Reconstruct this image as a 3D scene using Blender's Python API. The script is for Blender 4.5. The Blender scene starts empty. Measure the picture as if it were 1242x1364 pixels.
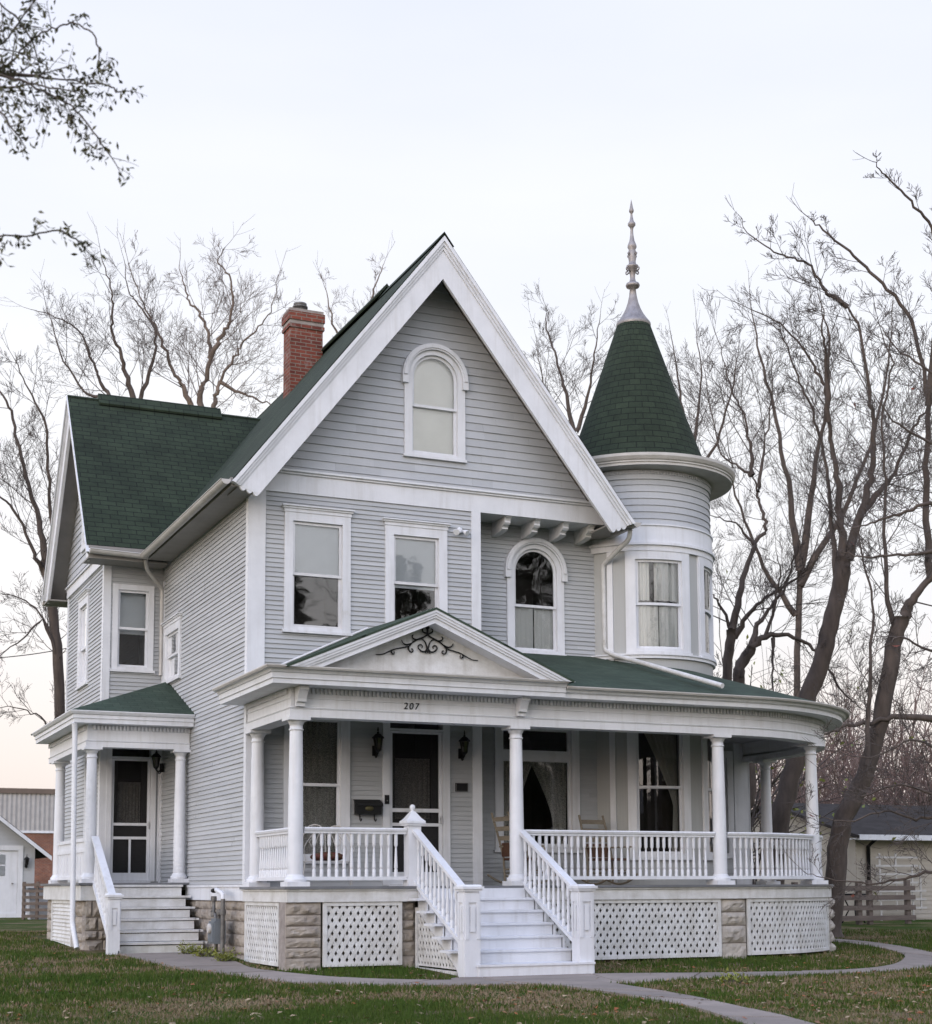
import bpy, math, random
from mathutils import Vector, Matrix
random.seed(7)
sc = bpy.context.scene
COL = sc.collection
R = math.radians
pi = math.pi
cos, sin = math.cos, math.sin

# ------------------------------------------------------------------ camera frame (also used to read distances)
YAW, PITCH, ROLL = R(23.928), R(6.233), R(-.275)
FPX, PX, PY = 2044.2, 613.9, 958.8
CAM = Vector((-6.42508, -22.45397, 1.17916))
FW = Vector((sin(YAW)*cos(PITCH), cos(YAW)*cos(PITCH), sin(PITCH)))
_r0 = Vector((cos(YAW), -sin(YAW), 0)); _u0 = _r0.cross(FW)
RT = _r0*cos(ROLL) + _u0*sin(ROLL); UP = -_r0*sin(ROLL) + _u0*cos(ROLL)
def at(px, py, dep):
    return CAM + dep*(FW + RT*((px-PX)/FPX) + UP*((PY-py)/FPX))

# ------------------------------------------------------------------ object helpers
def tag(o, label=None, cat=None, group=None, kind=None):
    if label: o['label'] = label
    if cat: o['category'] = cat
    if group: o['group'] = group
    if kind: o['kind'] = kind
    return o
def thing(name, label, cat, loc=(0,0,0), rz=0, group=None, kind=None):
    o = bpy.data.objects.new(name, None); COL.objects.link(o)
    o.location = loc; o.rotation_euler = (0,0,rz); o.empty_display_size = .2
    return tag(o, label, cat, group, kind)
def copy_of(o, parent=None, loc=None):
    c = o.copy(); COL.objects.link(c); c.parent = parent
    if loc is not None: c.location = loc
    return c
def copy_tree(o, parent=None):
    c = copy_of(o, parent)
    for ch in list(o.children): copy_tree(ch, c)
    return c

class MB:
    """collects faces, links them as one mesh"""
    def __init__(s): s.v=[]; s.f=[]; s.uv=[]; s.sm=[]; s.mi=[]; s.M=None; s.m=0; s.t=1.0; s.tn={}
    def face(s, pts, uv=None, smooth=False):
        b=len(s.v)
        if s.M is not None: pts=[s.M@Vector(p) for p in pts]
        s.v.extend([tuple(p) for p in pts]); s.tn[len(s.f)]=s.t; s.f.append(tuple(range(b,b+len(pts)))); s.uv.append(uv); s.sm.append(smooth); s.mi.append(s.m)
    def grid(s, rows, smooth=True, closed=False, uv=None):
        b=len(s.v); n=len(rows[0])
        for r in rows:
            for p in r: s.v.append(tuple(s.M@Vector(p)) if s.M is not None else tuple(p))
        for i in range(len(rows)-1):
            for j in range(n if closed else n-1):
                k=(j+1)%n
                s.f.append((b+i*n+j,b+i*n+k,b+(i+1)*n+k,b+(i+1)*n+j)); s.sm.append(smooth); s.mi.append(s.m)
                s.uv.append(None if uv is None else (uv(i,j),uv(i,j+1),uv(i+1,j+1),uv(i+1,j)))
    def box(s, x0,x1,y0,y1,z0,z1):
        a=[(x0,y0,z0),(x1,y0,z0),(x1,y1,z0),(x0,y1,z0),(x0,y0,z1),(x1,y0,z1),(x1,y1,z1),(x0,y1,z1)]
        for q in ((3,2,1,0),(4,5,6,7),(0,1,5,4),(1,2,6,5),(2,3,7,6),(3,0,4,7)): s.face([a[i] for i in q])
    def fbox(s, F, u0,u1,d0,d1,z0,z1, seg=None):
        n=max(1,int(math.ceil(abs(u1-u0)/seg))) if seg else 1
        us=[u0+(u1-u0)*i/n for i in range(n+1)]
        for i in range(n):
            a,b=us[i],us[i+1]
            s.face([F(a,d1,z0),F(b,d1,z0),F(b,d1,z1),F(a,d1,z1)])
            s.face([F(b,d0,z0),F(a,d0,z0),F(a,d0,z1),F(b,d0,z1)])
            s.face([F(a,d0,z0),F(b,d0,z0),F(b,d1,z0),F(a,d1,z0)])
            s.face([F(a,d1,z1),F(b,d1,z1),F(b,d0,z1),F(a,d0,z1)])
        for u,fl in ((u0,0),(u1,1)):
            q=[F(u,d0,z0),F(u,d1,z0),F(u,d1,z1),F(u,d0,z1)]
            s.face(q if fl else q[::-1])
    def prism(s, poly, fn, t0, t1):
        """2-D polygon extruded: fn(a,b,t)->point"""
        s.face([fn(a,b,t0) for a,b in poly][::-1]); s.face([fn(a,b,t1) for a,b in poly])
        n=len(poly)
        for i in range(n):
            a,b=poly[i],poly[(i+1)%n]
            s.face([fn(*a,t0),fn(*b,t0),fn(*b,t1),fn(*a,t1)])
    def lathe(s, prof, c=(0,0,0), n=20, smooth=True, sq=None):
        rows=[]
        for r,z in prof:
            rows.append([(c[0]+r*cos(2*pi*i/n),c[1]+r*sin(2*pi*i/n),c[2]+z) for i in range(n)])
        s.grid(rows, smooth, True)
        s.face(rows[-1],smooth=False); s.face(rows[0][::-1],smooth=False)
    def tube(s, pts, rad, n=5, cap=False):
        pts=[Vector(p) for p in pts]; rows=[]
        if not hasattr(rad,'__len__'): rad=[rad]*len(pts)
        ref=None
        for i,p in enumerate(pts):
            t=(pts[min(i+1,len(pts)-1)]-pts[max(i-1,0)])
            if t.length<1e-9: t=Vector((0,0,1))
            t.normalize()
            if ref is None or abs(ref.dot(t))>.95: ref=Vector((1,0,0)) if abs(t.x)<.8 else Vector((0,1,0))
            a=t.cross(ref).normalized(); b=t.cross(a); ref=b.cross(t)*-1 if False else ref
            rows.append([p+(a*cos(2*pi*k/n)+b*sin(2*pi*k/n))*rad[i] for k in range(n)])
        s.grid(rows, n>4, True)
        if cap: s.face(rows[0][::-1]); s.face(rows[-1])
    def slab(s, vs, t=.05):
        vs=[Vector(v) for v in vs]; nrm=(vs[1]-vs[0]).cross(vs[2]-vs[0]).normalized()
        if nrm.z<0: nrm=-nrm; vs=vs[::-1]
        lo=[v-nrm*t for v in vs]
        h=Vector((-nrm.y,nrm.x,0)); h=h.normalized() if h.length>1e-6 else Vector((1,0,0)); w=nrm.cross(h)
        s.face(vs, [(v.dot(h),v.dot(w)) for v in vs]); s.face(lo[::-1],[(v.dot(h),v.dot(w)) for v in lo[::-1]])
        n=len(vs)
        for i in range(n):
            j=(i+1)%n; s.face([vs[i],lo[i],lo[j],vs[j]],[(0,0),(0,.05),(.3,.05),(.3,0)])
    def build(s, name, mat, parent=None):
        me=bpy.data.meshes.new(name); me.from_pydata(s.v,[],s.f)
        mats=mat if isinstance(mat,(list,tuple)) else [mat]
        for m in mats: me.materials.append(m)
        me.polygons.foreach_set('use_smooth',s.sm); me.polygons.foreach_set('material_index',s.mi)
        uvl=me.uv_layers.new(name='UVMap'); data=[]
        for f,u in zip(s.f,s.uv):
            if u is None:
                p=[s.v[i] for i in f]
                a=Vector(p[1])-Vector(p[0]); b=Vector(p[2])-Vector(p[1]); n=a.cross(b)
                ax=[abs(n.x),abs(n.y),abs(n.z)]; k=ax.index(max(ax))
                u=[(q[1],q[2]) if k==0 else (q[0],q[2]) if k==1 else (q[0],q[1]) for q in p]
            for q in u: data.extend(q)
        uvl.data.foreach_set('uv',data)
        if True:
            at_=me.attributes.new('tone','FLOAT','FACE'); at_.data.foreach_set('value',[s.tn.get(i,1.0) for i in range(len(s.f))])
        me.update()
        o=bpy.data.objects.new(name,me); COL.objects.link(o)
        if parent is not None: o.parent=parent
        return o

# ------------------------------------------------------------------ materials
def nodes(name):
    m=bpy.data.materials.new(name); m.use_nodes=True; nt=m.node_tree
    b=nt.nodes['Principled BSDF']; return m,nt,b
def N(nt,t,**k):
    n=nt.nodes.new(t)
    for a,v in k.items():
        if a in n.inputs: n.inputs[a].default_value=v
        else: setattr(n,a,v)
    return n
def L(nt,a,b): nt.links.new(a,b)
def rgba(c): return (*c,1)
def ramp(nt,src,stops):
    r=N(nt,'ShaderNodeValToRGB'); L(nt,src,r.inputs['Fac'])
    e=r.color_ramp.elements
    while len(e)<len(stops): e.new(.5)
    for el,(p,c) in zip(e,stops): el.position=p; el.color=rgba(c)
    return r
def mat(name, c1, c2=None, scale=3, rough=.6, bump=.0, bscale=40, spec=.5, metal=0, c3=None, stretch=(1,1,1), uv=False, tone=False, chips=None, t3=.76):
    m,nt,b=nodes(name); b.inputs['Roughness'].default_value=rough; b.inputs['Metallic'].default_value=metal
    b.inputs['Specular IOR Level'].default_value=spec
    c2=c2 or tuple(x*.85 for x in c1)
    tc=N(nt,'ShaderNodeTexCoord'); mp=N(nt,'ShaderNodeMapping'); mp.inputs['Scale'].default_value=stretch
    L(nt,tc.outputs['UV' if uv else 'Object'],mp.inputs['Vector'])
    n1=N(nt,'ShaderNodeTexNoise',Scale=scale,Detail=6.0,Roughness=.65); L(nt,mp.outputs[0],n1.inputs['Vector'])
    st=[(.35,c1),(.68,c2)]
    if c3: st.append((t3,c3))
    r=ramp(nt,n1.outputs['Fac'],st); col=r.outputs[0]
    if tone:
        a_=N(nt,'ShaderNodeAttribute',attribute_name='tone'); v_=N(nt,'ShaderNodeVectorMath',operation='SCALE'); L(nt,col,v_.inputs[0]); L(nt,a_.outputs['Fac'],v_.inputs['Scale']); col=v_.outputs[0]
    if chips:
        n5=N(nt,'ShaderNodeTexNoise',Scale=38.0,Detail=3.0,Roughness=.6); L(nt,tc.outputs['Object'],n5.inputs['Vector'])
        n6=N(nt,'ShaderNodeTexNoise',Scale=2.6,Detail=4.0); L(nt,tc.outputs['Object'],n6.inputs['Vector'])
        s_=N(nt,'ShaderNodeMath',operation='MULTIPLY_ADD'); L(nt,n6.outputs['Fac'],s_.inputs[0]); s_.inputs[1].default_value=.7; L(nt,n5.outputs['Fac'],s_.inputs[2])
        r5=ramp(nt,s_.outputs[0],[(chips[0],(0,0,0)),(chips[0]+.02,(1,1,1))]); m5=N(nt,'ShaderNodeMix',data_type='RGBA'); L(nt,r5.outputs[0],m5.inputs['Factor']); L(nt,col,m5.inputs[6]); m5.inputs[7].default_value=rgba(chips[1])
        n7=N(nt,'ShaderNodeTexNoise',Scale=1.0,Detail=5.0,Roughness=.6); mp7=N(nt,'ShaderNodeMapping'); mp7.inputs['Scale'].default_value=(9,9,.7); L(nt,tc.outputs['Object'],mp7.inputs['Vector']); L(nt,mp7.outputs[0],n7.inputs['Vector'])
        r7=ramp(nt,n7.outputs['Fac'],[(.5,(1,1,1)),(.75,(.86,.85,.83))]); m7=N(nt,'ShaderNodeMix',data_type='RGBA',blend_type='MULTIPLY'); m7.inputs['Factor'].default_value=1; L(nt,m5.outputs[2],m7.inputs[6]); L(nt,r7.outputs[0],m7.inputs[7]); col=m7.outputs[2]
    L(nt,col,b.inputs['Base Color'])
    if bump:
        n2=N(nt,'ShaderNodeTexNoise',Scale=bscale,Detail=5.0); L(nt,mp.outputs[0],n2.inputs['Vector'])
        bp=N(nt,'ShaderNodeBump',Strength=bump,Distance=.01); L(nt,n2.outputs['Fac'],bp.inputs['Height']); L(nt,bp.outputs[0],b.inputs['Normal'])
    return m
def brickmat(name, c1, c2, mortar, bw, bh, msize, offset=.5, rough=.85, bump=.4, noise=.4, dirt=None):
    m,nt,b=nodes(name); b.inputs['Roughness'].default_value=rough; b.inputs['Specular IOR Level'].default_value=.25
    tc=N(nt,'ShaderNodeTexCoord')
    br=N(nt,'ShaderNodeTexBrick',Color1=rgba(c1),Color2=rgba(c2),Mortar=rgba(mortar),Scale=1.0)
    br.inputs['Brick Width'].default_value=bw; br.inputs['Row Height'].default_value=bh; br.inputs['Mortar Size'].default_value=msize
    br.inputs['Bias'].default_value=0; br.inputs['Mortar Smooth'].default_value=.2; br.offset=offset
    L(nt,tc.outputs['UV'],br.inputs['Vector'])
    n1=N(nt,'ShaderNodeTexNoise',Scale=1.3,Detail=8.0,Roughness=.7); L(nt,tc.outputs['Object'],n1.inputs['Vector'])
    n3=N(nt,'ShaderNodeTexNoise',Scale=120.0,Detail=3.0); L(nt,tc.outputs['Object'],n3.inputs['Vector'])
    mx=N(nt,'ShaderNodeMix',data_type='RGBA',blend_type='MULTIPLY'); mx.inputs['Factor'].default_value=1
    r=ramp(nt,n1.outputs['Fac'],[(.3,(1-noise,)*3),(.7,(1+noise*.3,)*3)])
    L(nt,br.outputs['Color'],mx.inputs[6]); L(nt,r.outputs[0],mx.inputs[7])
    out=mx.outputs[2]
    r3=ramp(nt,n3.outputs['Fac'],[(.3,(.7,)*3),(.7,(1.25,)*3)])
    m2=N(nt,'ShaderNodeMix',data_type='RGBA',blend_type='MULTIPLY'); m2.inputs['Factor'].default_value=1
    L(nt,out,m2.inputs[6]); L(nt,r3.outputs[0],m2.inputs[7]); out=m2.outputs[2]
    if dirt:
        n4=N(nt,'ShaderNodeTexNoise',Scale=3.5,Detail=5.0,Roughness=.6); L(nt,tc.outputs['Object'],n4.inputs['Vector'])
        r4=ramp(nt,n4.outputs['Fac'],[(.55,(0,0,0)),(.68,(1,1,1))])
        m3=N(nt,'ShaderNodeMix',data_type='RGBA'); L(nt,r4.outputs[0],m3.inputs['Factor']); L(nt,out,m3.inputs[6]); m3.inputs[7].default_value=rgba(dirt); out=m3.outputs[2]
    L(nt,out,b.inputs['Base Color'])
    if bump:
        ad=N(nt,'ShaderNodeMath',operation='MULTIPLY_ADD'); L(nt,n3.outputs['Fac'],ad.inputs[0]); ad.inputs[1].default_value=.3
        inv=N(nt,'ShaderNodeMath',operation='SUBTRACT'); inv.inputs[0].default_value=1; L(nt,br.outputs['Fac'],inv.inputs[1]); L(nt,inv.outputs[0],ad.inputs[2])
        bp=N(nt,'ShaderNodeBump',Strength=bump,Distance=.012); L(nt,ad.outputs[0],bp.inputs['Height']); L(nt,bp.outputs[0],b.inputs['Normal'])
    return m
def glassmat(name, tint=(.8,.84,.84), base=.06, wob=.25):
    m,nt,b=nodes(name); nt.nodes.remove(b); out=nt.nodes['Material Output']
    tr=N(nt,'ShaderNodeBsdfTransparent'); tr.inputs[0].default_value=rgba(tint)
    gl=N(nt,'ShaderNodeBsdfGlossy',Roughness=.02); gl.inputs[0].default_value=(1,1,1,1)
    fr=N(nt,'ShaderNodeFresnel',IOR=1.6); ad=N(nt,'ShaderNodeMath',operation='ADD'); ad.use_clamp=True; ad.inputs[1].default_value=base
    L(nt,fr.outputs[0],ad.inputs[0])
    tc=N(nt,'ShaderNodeTexCoord'); nz=N(nt,'ShaderNodeTexNoise',Scale=2.2,Detail=2.0); L(nt,tc.outputs['Object'],nz.inputs['Vector'])
    bp=N(nt,'ShaderNodeBump',Strength=wob,Distance=.02); L(nt,nz.outputs['Fac'],bp.inputs['Height']); L(nt,bp.outputs[0],gl.inputs['Normal'])
    mx=N(nt,'ShaderNodeMixShader'); L(nt,ad.outputs[0],mx.inputs[0]); L(nt,tr.outputs[0],mx.inputs[1]); L(nt,gl.outputs[0],mx.inputs[2]); L(nt,mx.outputs[0],out.inputs[0])
    return m
def sheer(name, col, alpha, pattern=0, rough=.9):
    m,nt,b=nodes(name); out=nt.nodes['Material Output']
    b.inputs['Base Color'].default_value=rgba(col); b.inputs['Roughness'].default_value=rough; b.inputs['Specular IOR Level'].default_value=.2
    tl=N(nt,'ShaderNodeBsdfTranslucent'); tl.inputs[0].default_value=rgba(col)
    m1=N(nt,'ShaderNodeMixShader'); m1.inputs[0].default_value=.3; L(nt,b.outputs[0],m1.inputs[1]); L(nt,tl.outputs[0],m1.inputs[2])
    tr=N(nt,'ShaderNodeBsdfTransparent'); m2=N(nt,'ShaderNodeMixShader'); m2.inputs[0].default_value=alpha
    if pattern:
        tc=N(nt,'ShaderNodeTexCoord'); v=N(nt,'ShaderNodeTexVoronoi',Scale=pattern); L(nt,tc.outputs['UV'],v.inputs['Vector'])
        r=N(nt,'ShaderNodeMapRange'); L(nt,v.outputs['Distance'],r.inputs[0]); r.inputs[1].default_value=.2; r.inputs[2].default_value=.6; r.inputs[3].default_value=alpha*1.25; r.inputs[4].default_value=alpha*.6; L(nt,r.outputs[0],m2.inputs[0])
    L(nt,tr.outputs[0],m2.inputs[1]); L(nt,m1.outputs[0],m2.inputs[2]); L(nt,m2.outputs[0],out.inputs[0])
    return m

W   = mat('white_paint',(.69,.70,.735),(.60,.61,.64),scale=1.6,rough=.5,bump=.12,bscale=25,c3=(.52,.51,.50),chips=(1.075,(.40,.35,.31)))
WD  = mat('weathered_white_paint',(.66,.66,.66),(.50,.49,.47),scale=4,rough=.6,bump=.25,bscale=30,c3=(.34,.32,.29),chips=(1.05,(.30,.24,.21)))
SID = mat('grey_siding_paint',(.425,.437,.452),(.372,.383,.398),scale=1.4,rough=.6,bump=.15,bscale=18,stretch=(.5,.5,2.5),tone=True)
SHI = mat('grey_gable_paint',(.445,.46,.485),(.395,.41,.435),scale=1.1,rough=.65,bump=.15,bscale=22,stretch=(1,1,2),tone=True)
DECK= mat('grey_deck_paint',(.16,.165,.175),(.11,.112,.12),scale=2,rough=.5,bump=.1)
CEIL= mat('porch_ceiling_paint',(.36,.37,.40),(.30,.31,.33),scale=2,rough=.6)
ROOF= brickmat('green_shingle',(.033,.048,.029),(.024,.036,.022),(.009,.013,.009),.30,.125,.008,bump=.7,noise=.42)
ROOF2=brickmat('light_green_shingle',(.054,.079,.056),(.038,.060,.042),(.018,.030,.021),.30,.14,.005,bump=.5,noise=.4)
DRIP= mat('green_drip_edge',(.015,.025,.020),rough=.9,spec=.2)
BRICK=brickmat('red_chimney_brick',(.23,.062,.040),(.13,.036,.027),(.22,.17,.14),.21,.072,.010,bump=.7,noise=.4,dirt=(.28,.22,.20))
STONE=mat('limestone',(.37,.325,.275),(.22,.19,.165),scale=3.2,rough=.9,bump=.9,bscale=14,c3=(.15,.12,.10))
STONEP=mat('pale_limestone',(.45,.41,.36),(.29,.265,.24),scale=3.2,rough=.9,bump=.9,bscale=14,c3=(.2,.17,.15))
MORT= mat('mortar',(.30,.27,.25),(.20,.17,.155),scale=9,rough=.95,bump=.5)
GLASS=glassmat('window_glass',(.97,.98,.98),.015,.08)
GLASSB=glassmat('storm_window_glass',(.95,.96,.97),.04,.06)
SCREEN=sheer('insect_screen',(.035,.035,.038),.62)
LACE= sheer('lace_curtain',(.74,.71,.65),.80,pattern=75)
LINEN=sheer('white_curtain',(.95,.96,.95),.95)
BLIND=mat('white_blind',(.82,.86,.90),(.76,.80,.84),rough=.6)
SHADE=mat('cream_roller_shade',(.80,.80,.77),(.74,.74,.71),rough=.7)
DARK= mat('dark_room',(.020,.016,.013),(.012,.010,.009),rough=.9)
ALU = mat('storm_sash_metal',(.62,.62,.64),rough=.35,metal=.3)
IRON= mat('black_iron',(.008,.008,.009),rough=.5,bump=.1,spec=.25)
FINM= mat('grey_finial_metal',(.30,.28,.275),(.20,.18,.175),scale=8,rough=.45,metal=.5,bump=.2)
GREYM=mat('grey_meter_metal',(.17,.19,.21),(.12,.135,.15),rough=.5,metal=.2)
PIPE= mat('galvanised_pipe',(.18,.175,.17),(.10,.095,.09),scale=12,rough=.55,metal=.5)
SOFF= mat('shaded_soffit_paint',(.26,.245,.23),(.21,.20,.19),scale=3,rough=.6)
GUT = mat('gutter_paint',(.50,.485,.465),(.40,.38,.36),scale=3,rough=.4,bump=.05)
BEAD= mat('grey_beadboard_paint',(.40,.405,.40),(.36,.365,.36),rough=.6,bump=.2,bscale=3,stretch=(60,60,.3))
OAK = mat('rocker_wood',(.23,.195,.145),(.17,.14,.10),scale=8,rough=.5)
SEATM=mat('brown_leather',(.10,.045,.022),(.06,.025,.015),scale=9,rough=.5)
BARK= mat('bark',(.10,.078,.066),(.055,.043,.037),scale=6,rough=.95,bump=.8,bscale=18,stretch=(1,1,.3))
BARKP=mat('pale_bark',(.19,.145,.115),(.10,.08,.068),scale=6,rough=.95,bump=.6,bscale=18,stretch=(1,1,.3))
TWIG= mat('twig_bark',(.090,.072,.064),(.06,.05,.046),rough=.9)
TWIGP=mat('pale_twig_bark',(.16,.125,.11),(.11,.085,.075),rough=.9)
LEAF= mat('olive_leaf',(.045,.052,.018),(.075,.065,.022),scale=3,rough=.6)
LEAFG=mat('yellow_green_leaf',(.20,.21,.03),(.11,.14,.025),scale=2,rough=.6)
LEAFR=mat('red_brown_leaf',(.20,.045,.02),(.12,.03,.02),scale=2,rough=.6)
WOOD= mat('grey_fence_wood',(.17,.135,.115),(.10,.08,.07),scale=4,rough=.9,bump=.4,stretch=(.4,1,4))
PALW= mat('pallet_wood',(.15,.115,.095),(.10,.08,.068),scale=4,rough=.9,bump=.3)
BEIGE=mat('beige_garage_siding',(.42,.38,.325),(.37,.335,.285),rough=.7)
GARW= mat('pale_grey_garage_siding',(.42,.43,.45),(.38,.39,.41),rough=.7)
DKROOF=mat('dark_garage_roof',(.055,.050,.047),(.036,.032,.030),spec=.08,rough=1,bump=.4)
CORR= mat('corrugated_metal',(.36,.35,.35),(.30,.29,.29),rough=.55)
RBRK= brickmat('warehouse_brick',(.27,.10,.06),(.20,.075,.05),(.25,.2,.17),.2,.07,.01,bump=.3)
CONC= mat('concrete',(.27,.228,.20),(.19,.162,.143),scale=1.3,rough=.9,bump=.4,bscale=60,c3=(.12,.105,.095),t3=.72,tone=True,chips=(1.06,(.10,.09,.08)))
PURP= mat('dark_red_cushion',(.12,.02,.02),(.05,.05,.012),scale=14,rough=.8)

# ------------------------------------------------------------------ wall frames: (u along wall, d outward, z)
F_front=lambda u,d,z:(u,-d,z)
F_rec  =lambda u,d,z:(u,.6-d,z)
F_left =lambda u,d,z:(-d,u,z)
F_wing =lambda u,d,z:(u,5.73-d,z)
F_wingl=lambda u,d,z:(-1.1-d,u,z)
TX,TY,TR=7.55,1.30,1.39
def F_tow(a,d,z):
    q=R(a); return (TX+(TR+d)*cos(q),TY+(TR+d)*sin(q),z)

def siding(mb, F, z0, z1, ex, lim, holes=(), seg=None, lip=.017):
    n=max(1,round((z1-z0)/ex)); ex=(z1-z0)/n; joints=[]
    for i in range(n):
        r_=random.Random(i*7+int(z0*10)); u=-12+r_.uniform(0,2.5); js=[]
        while u<40: js.append(u); u+=r_.uniform(.9,3.6) if ex<.1 else r_.uniform(.35,1.3)
        joints.append(js)
    for i in range(n):
        zb,zt=z0+i*ex,z0+(i+1)*ex
        cuts=sorted({zb,zt}|{h for o in holes for h in (o[2],o[3]) if zb<h<zt})
        for a,b in zip(cuts,cuts[1:]):
            m=(a+b)/2
            iv=[(lim(a),lim(b))]
            l0,l1=lim(a); t0,t1=lim(b)
            segs=[(l0,l1,t0,t1)]
            for (h0,h1,hz0,hz1) in holes:
                if hz0<m<hz1:
                    new=[]
                    for (p0,p1,q0,q1) in segs:
                        if h1<=p0 or h0>=p1: new.append((p0,p1,q0,q1)); continue
                        if h0>p0: new.append((p0,h0,q0,h0))
                        if h1<p1: new.append((h1,p1,h1,q1))
                    segs=new
            da=lip*(1-(a-zb)/ex)+.001; db=lip*(1-(b-zb)/ex)+.001
            ns=[]
            for (p0,p1,q0,q1) in segs:
                if seg or lip<.01: ns.append((p0,p1,q0,q1)); continue
                js=[j for j in joints[i] if max(p0,q0)+.12<j<min(p1,q1)-.12]; pp,qq=p0,q0
                for j in js: ns.append((pp,j,qq,j)); pp=qq=j
                ns.append((pp,p1,qq,q1))
            for (p0,p1,q0,q1) in ns:
                if p1-p0<1e-4 and q1-q0<1e-4: continue
                jr=random.Random(int(p0*97+i*31)); mb.t=1+jr.uniform(-.07,.05); jj=jr.uniform(-.0025,.0025) if not seg and lip>.01 else 0
                k=max(1,int(math.ceil((p1-p0)/seg))) if seg else 1
                for j in range(k):
                    e0,e1=p0+(p1-p0)*j/k,p0+(p1-p0)*(j+1)/k; g0,g1=q0+(q1-q0)*j/k,q0+(q1-q0)*(j+1)/k
                    mb.face([F(e0,da+jj,a),F(e1,da+jj,a),F(g1,db+jj*.4,b),F(g0,db+jj*.4,b)])
                    if a==zb: mb.face([F(e0,0,a),F(e1,0,a),F(e1,da+jj,a),F(e0,da+jj,a)])

def curtain(F,u0,u1,z0,z1,d,amp=.025,folds=7,e0=None,e1=None,nz=10,seed=0):
    """wavy hanging cloth; e0/e1(t) give left/right edge at height fraction t (0 bottom)"""
    mb=MB(); rnd=random.Random(seed); nc=folds*6; ph=[rnd.uniform(-.5,.5) for _ in range(folds+2)]
    rows=[]
    for i in range(nz+1):
        t=i/nz; a=e0(t) if e0 else u0; b=e1(t) if e1 else u1; row=[]
        for j in range(nc+1):
            s=j/nc; w=sin(s*folds*2*pi+ph[int(s*folds)]*1.2)*amp*(.7+.6*ph[int(s*folds)+1])
            row.append(F(a+(b-a)*s,d+w,z0+(z1-z0)*t))
        rows.append(row)
    mb.grid(rows,True,False,uv=lambda i,j:(j/nc*(u1-u0),i/nz*(z1-z0)))
    return mb
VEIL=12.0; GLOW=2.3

# ================================================================== THE HOUSE
house=thing('victorian_house','large pale grey house with white trim, green roofs, round turret and wraparound porch','house',(0,0,0))

def window(F,u0,u1,z0,z1,cw=.14,cap=True,meet=.5,glass=GLASS,smat=None,k=1,seg=None,sillh=.10,fill=None,capd=.07,sash_w=.045,transom=None,label=None,fills=()):
    """casing with sub-parts sash, pane, curtain; returns the opening cut in the wall"""
    c=MB(); cu=cw*k; o0,o1=u0+cu,u1-cu; b0,b1=z0+sillh,z1-cw
    c.fbox(F,u0,o0,0,.040,z0+.04,z1,seg); c.fbox(F,o1,u1,0,.040,z0+.04,z1,seg); c.fbox(F,o0,o1,0,.038,b1,z1,seg)
    c.fbox(F,u0-.03*k,u1+.03*k,0,.065,z0,z0+.045,seg); c.fbox(F,o0,o1,-.10,.036,z0+.045,b0,seg)
    if cap:
        c.fbox(F,u0-.01*k,u1+.01*k,0,.050,z1,z1+.055,seg); c.fbox(F,u0-.035*k,u1+.035*k,0,capd,z1+.055,z1+.085,seg); c.fbox(F,u0-.05*k,u1+.05*k,0,capd+.025,z1+.085,z1+.105,seg)
    for a,b in ((o0-.012*k,o0),(o1,o1+.012*k)): c.fbox(F,a,b,-.13,-.001,b0,b1,seg)
    c.fbox(F,o0,o1,-.13,-.001,b1,b1+.012,seg)
    w=c.build('window',W,house)
    if label: w['label']=label
    s=MB(); sw=sash_w*k; zm=b0+(b1-b0)*meet
    def fr(a,b,y0,y1,d0,d1,t=sash_w):
        s.fbox(F,a,a+sw,d0,d1,y0,y1,seg); s.fbox(F,b-sw,b,d0,d1,y0,y1,seg); s.fbox(F,a+sw,b-sw,d0,d1,y0,y0+t,seg); s.fbox(F,a+sw,b-sw,d0,d1,y1-t,y1,seg)
    g=[]
    def pane(a,b,y0,y1,d):
        p=MB(); n=max(1,int(math.ceil((b-a)/seg))) if seg else 1
        for i in range(n):
            e0,e1=a+(b-a)*i/n,a+(b-a)*(i+1)/n; p.face([F(e0,d,y0),F(e1,d,y0),F(e1,d,y1),F(e0,d,y1)],smooth=bool(seg))
        p.build('pane',glass,w)
    if transom:
        fr(o0,o1,b0,transom[0],-.075,-.035); fr(o0,o1,transom[1],b1,-.075,-.035); s.fbox(F,o0,o1,-.075,-.02,transom[0],transom[1],seg)
        pane(o0+sw,o1-sw,b0+sash_w,transom[0]-sash_w,-.055); pane(o0+sw,o1-sw,transom[1]+sash_w,b1-sash_w,-.055)
    else:
        fr(o0,o1,zm-.02,b1,-.034,-.006); fr(o0,o1,b0,zm+.02,-.062,-.0355)
        pane(o0+sw,o1-sw,zm+.02,b1-sash_w,-.020); pane(o0+sw,o1-sw,b0+sash_w,zm-.02,-.049)
    s.build('sash',smat or W,w)
    for nm,mb,mt in fills: mb.build(nm,mt,w)
    return (u0+.03*k,u1-.03*k,z0+.03,z1-.02)

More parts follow.
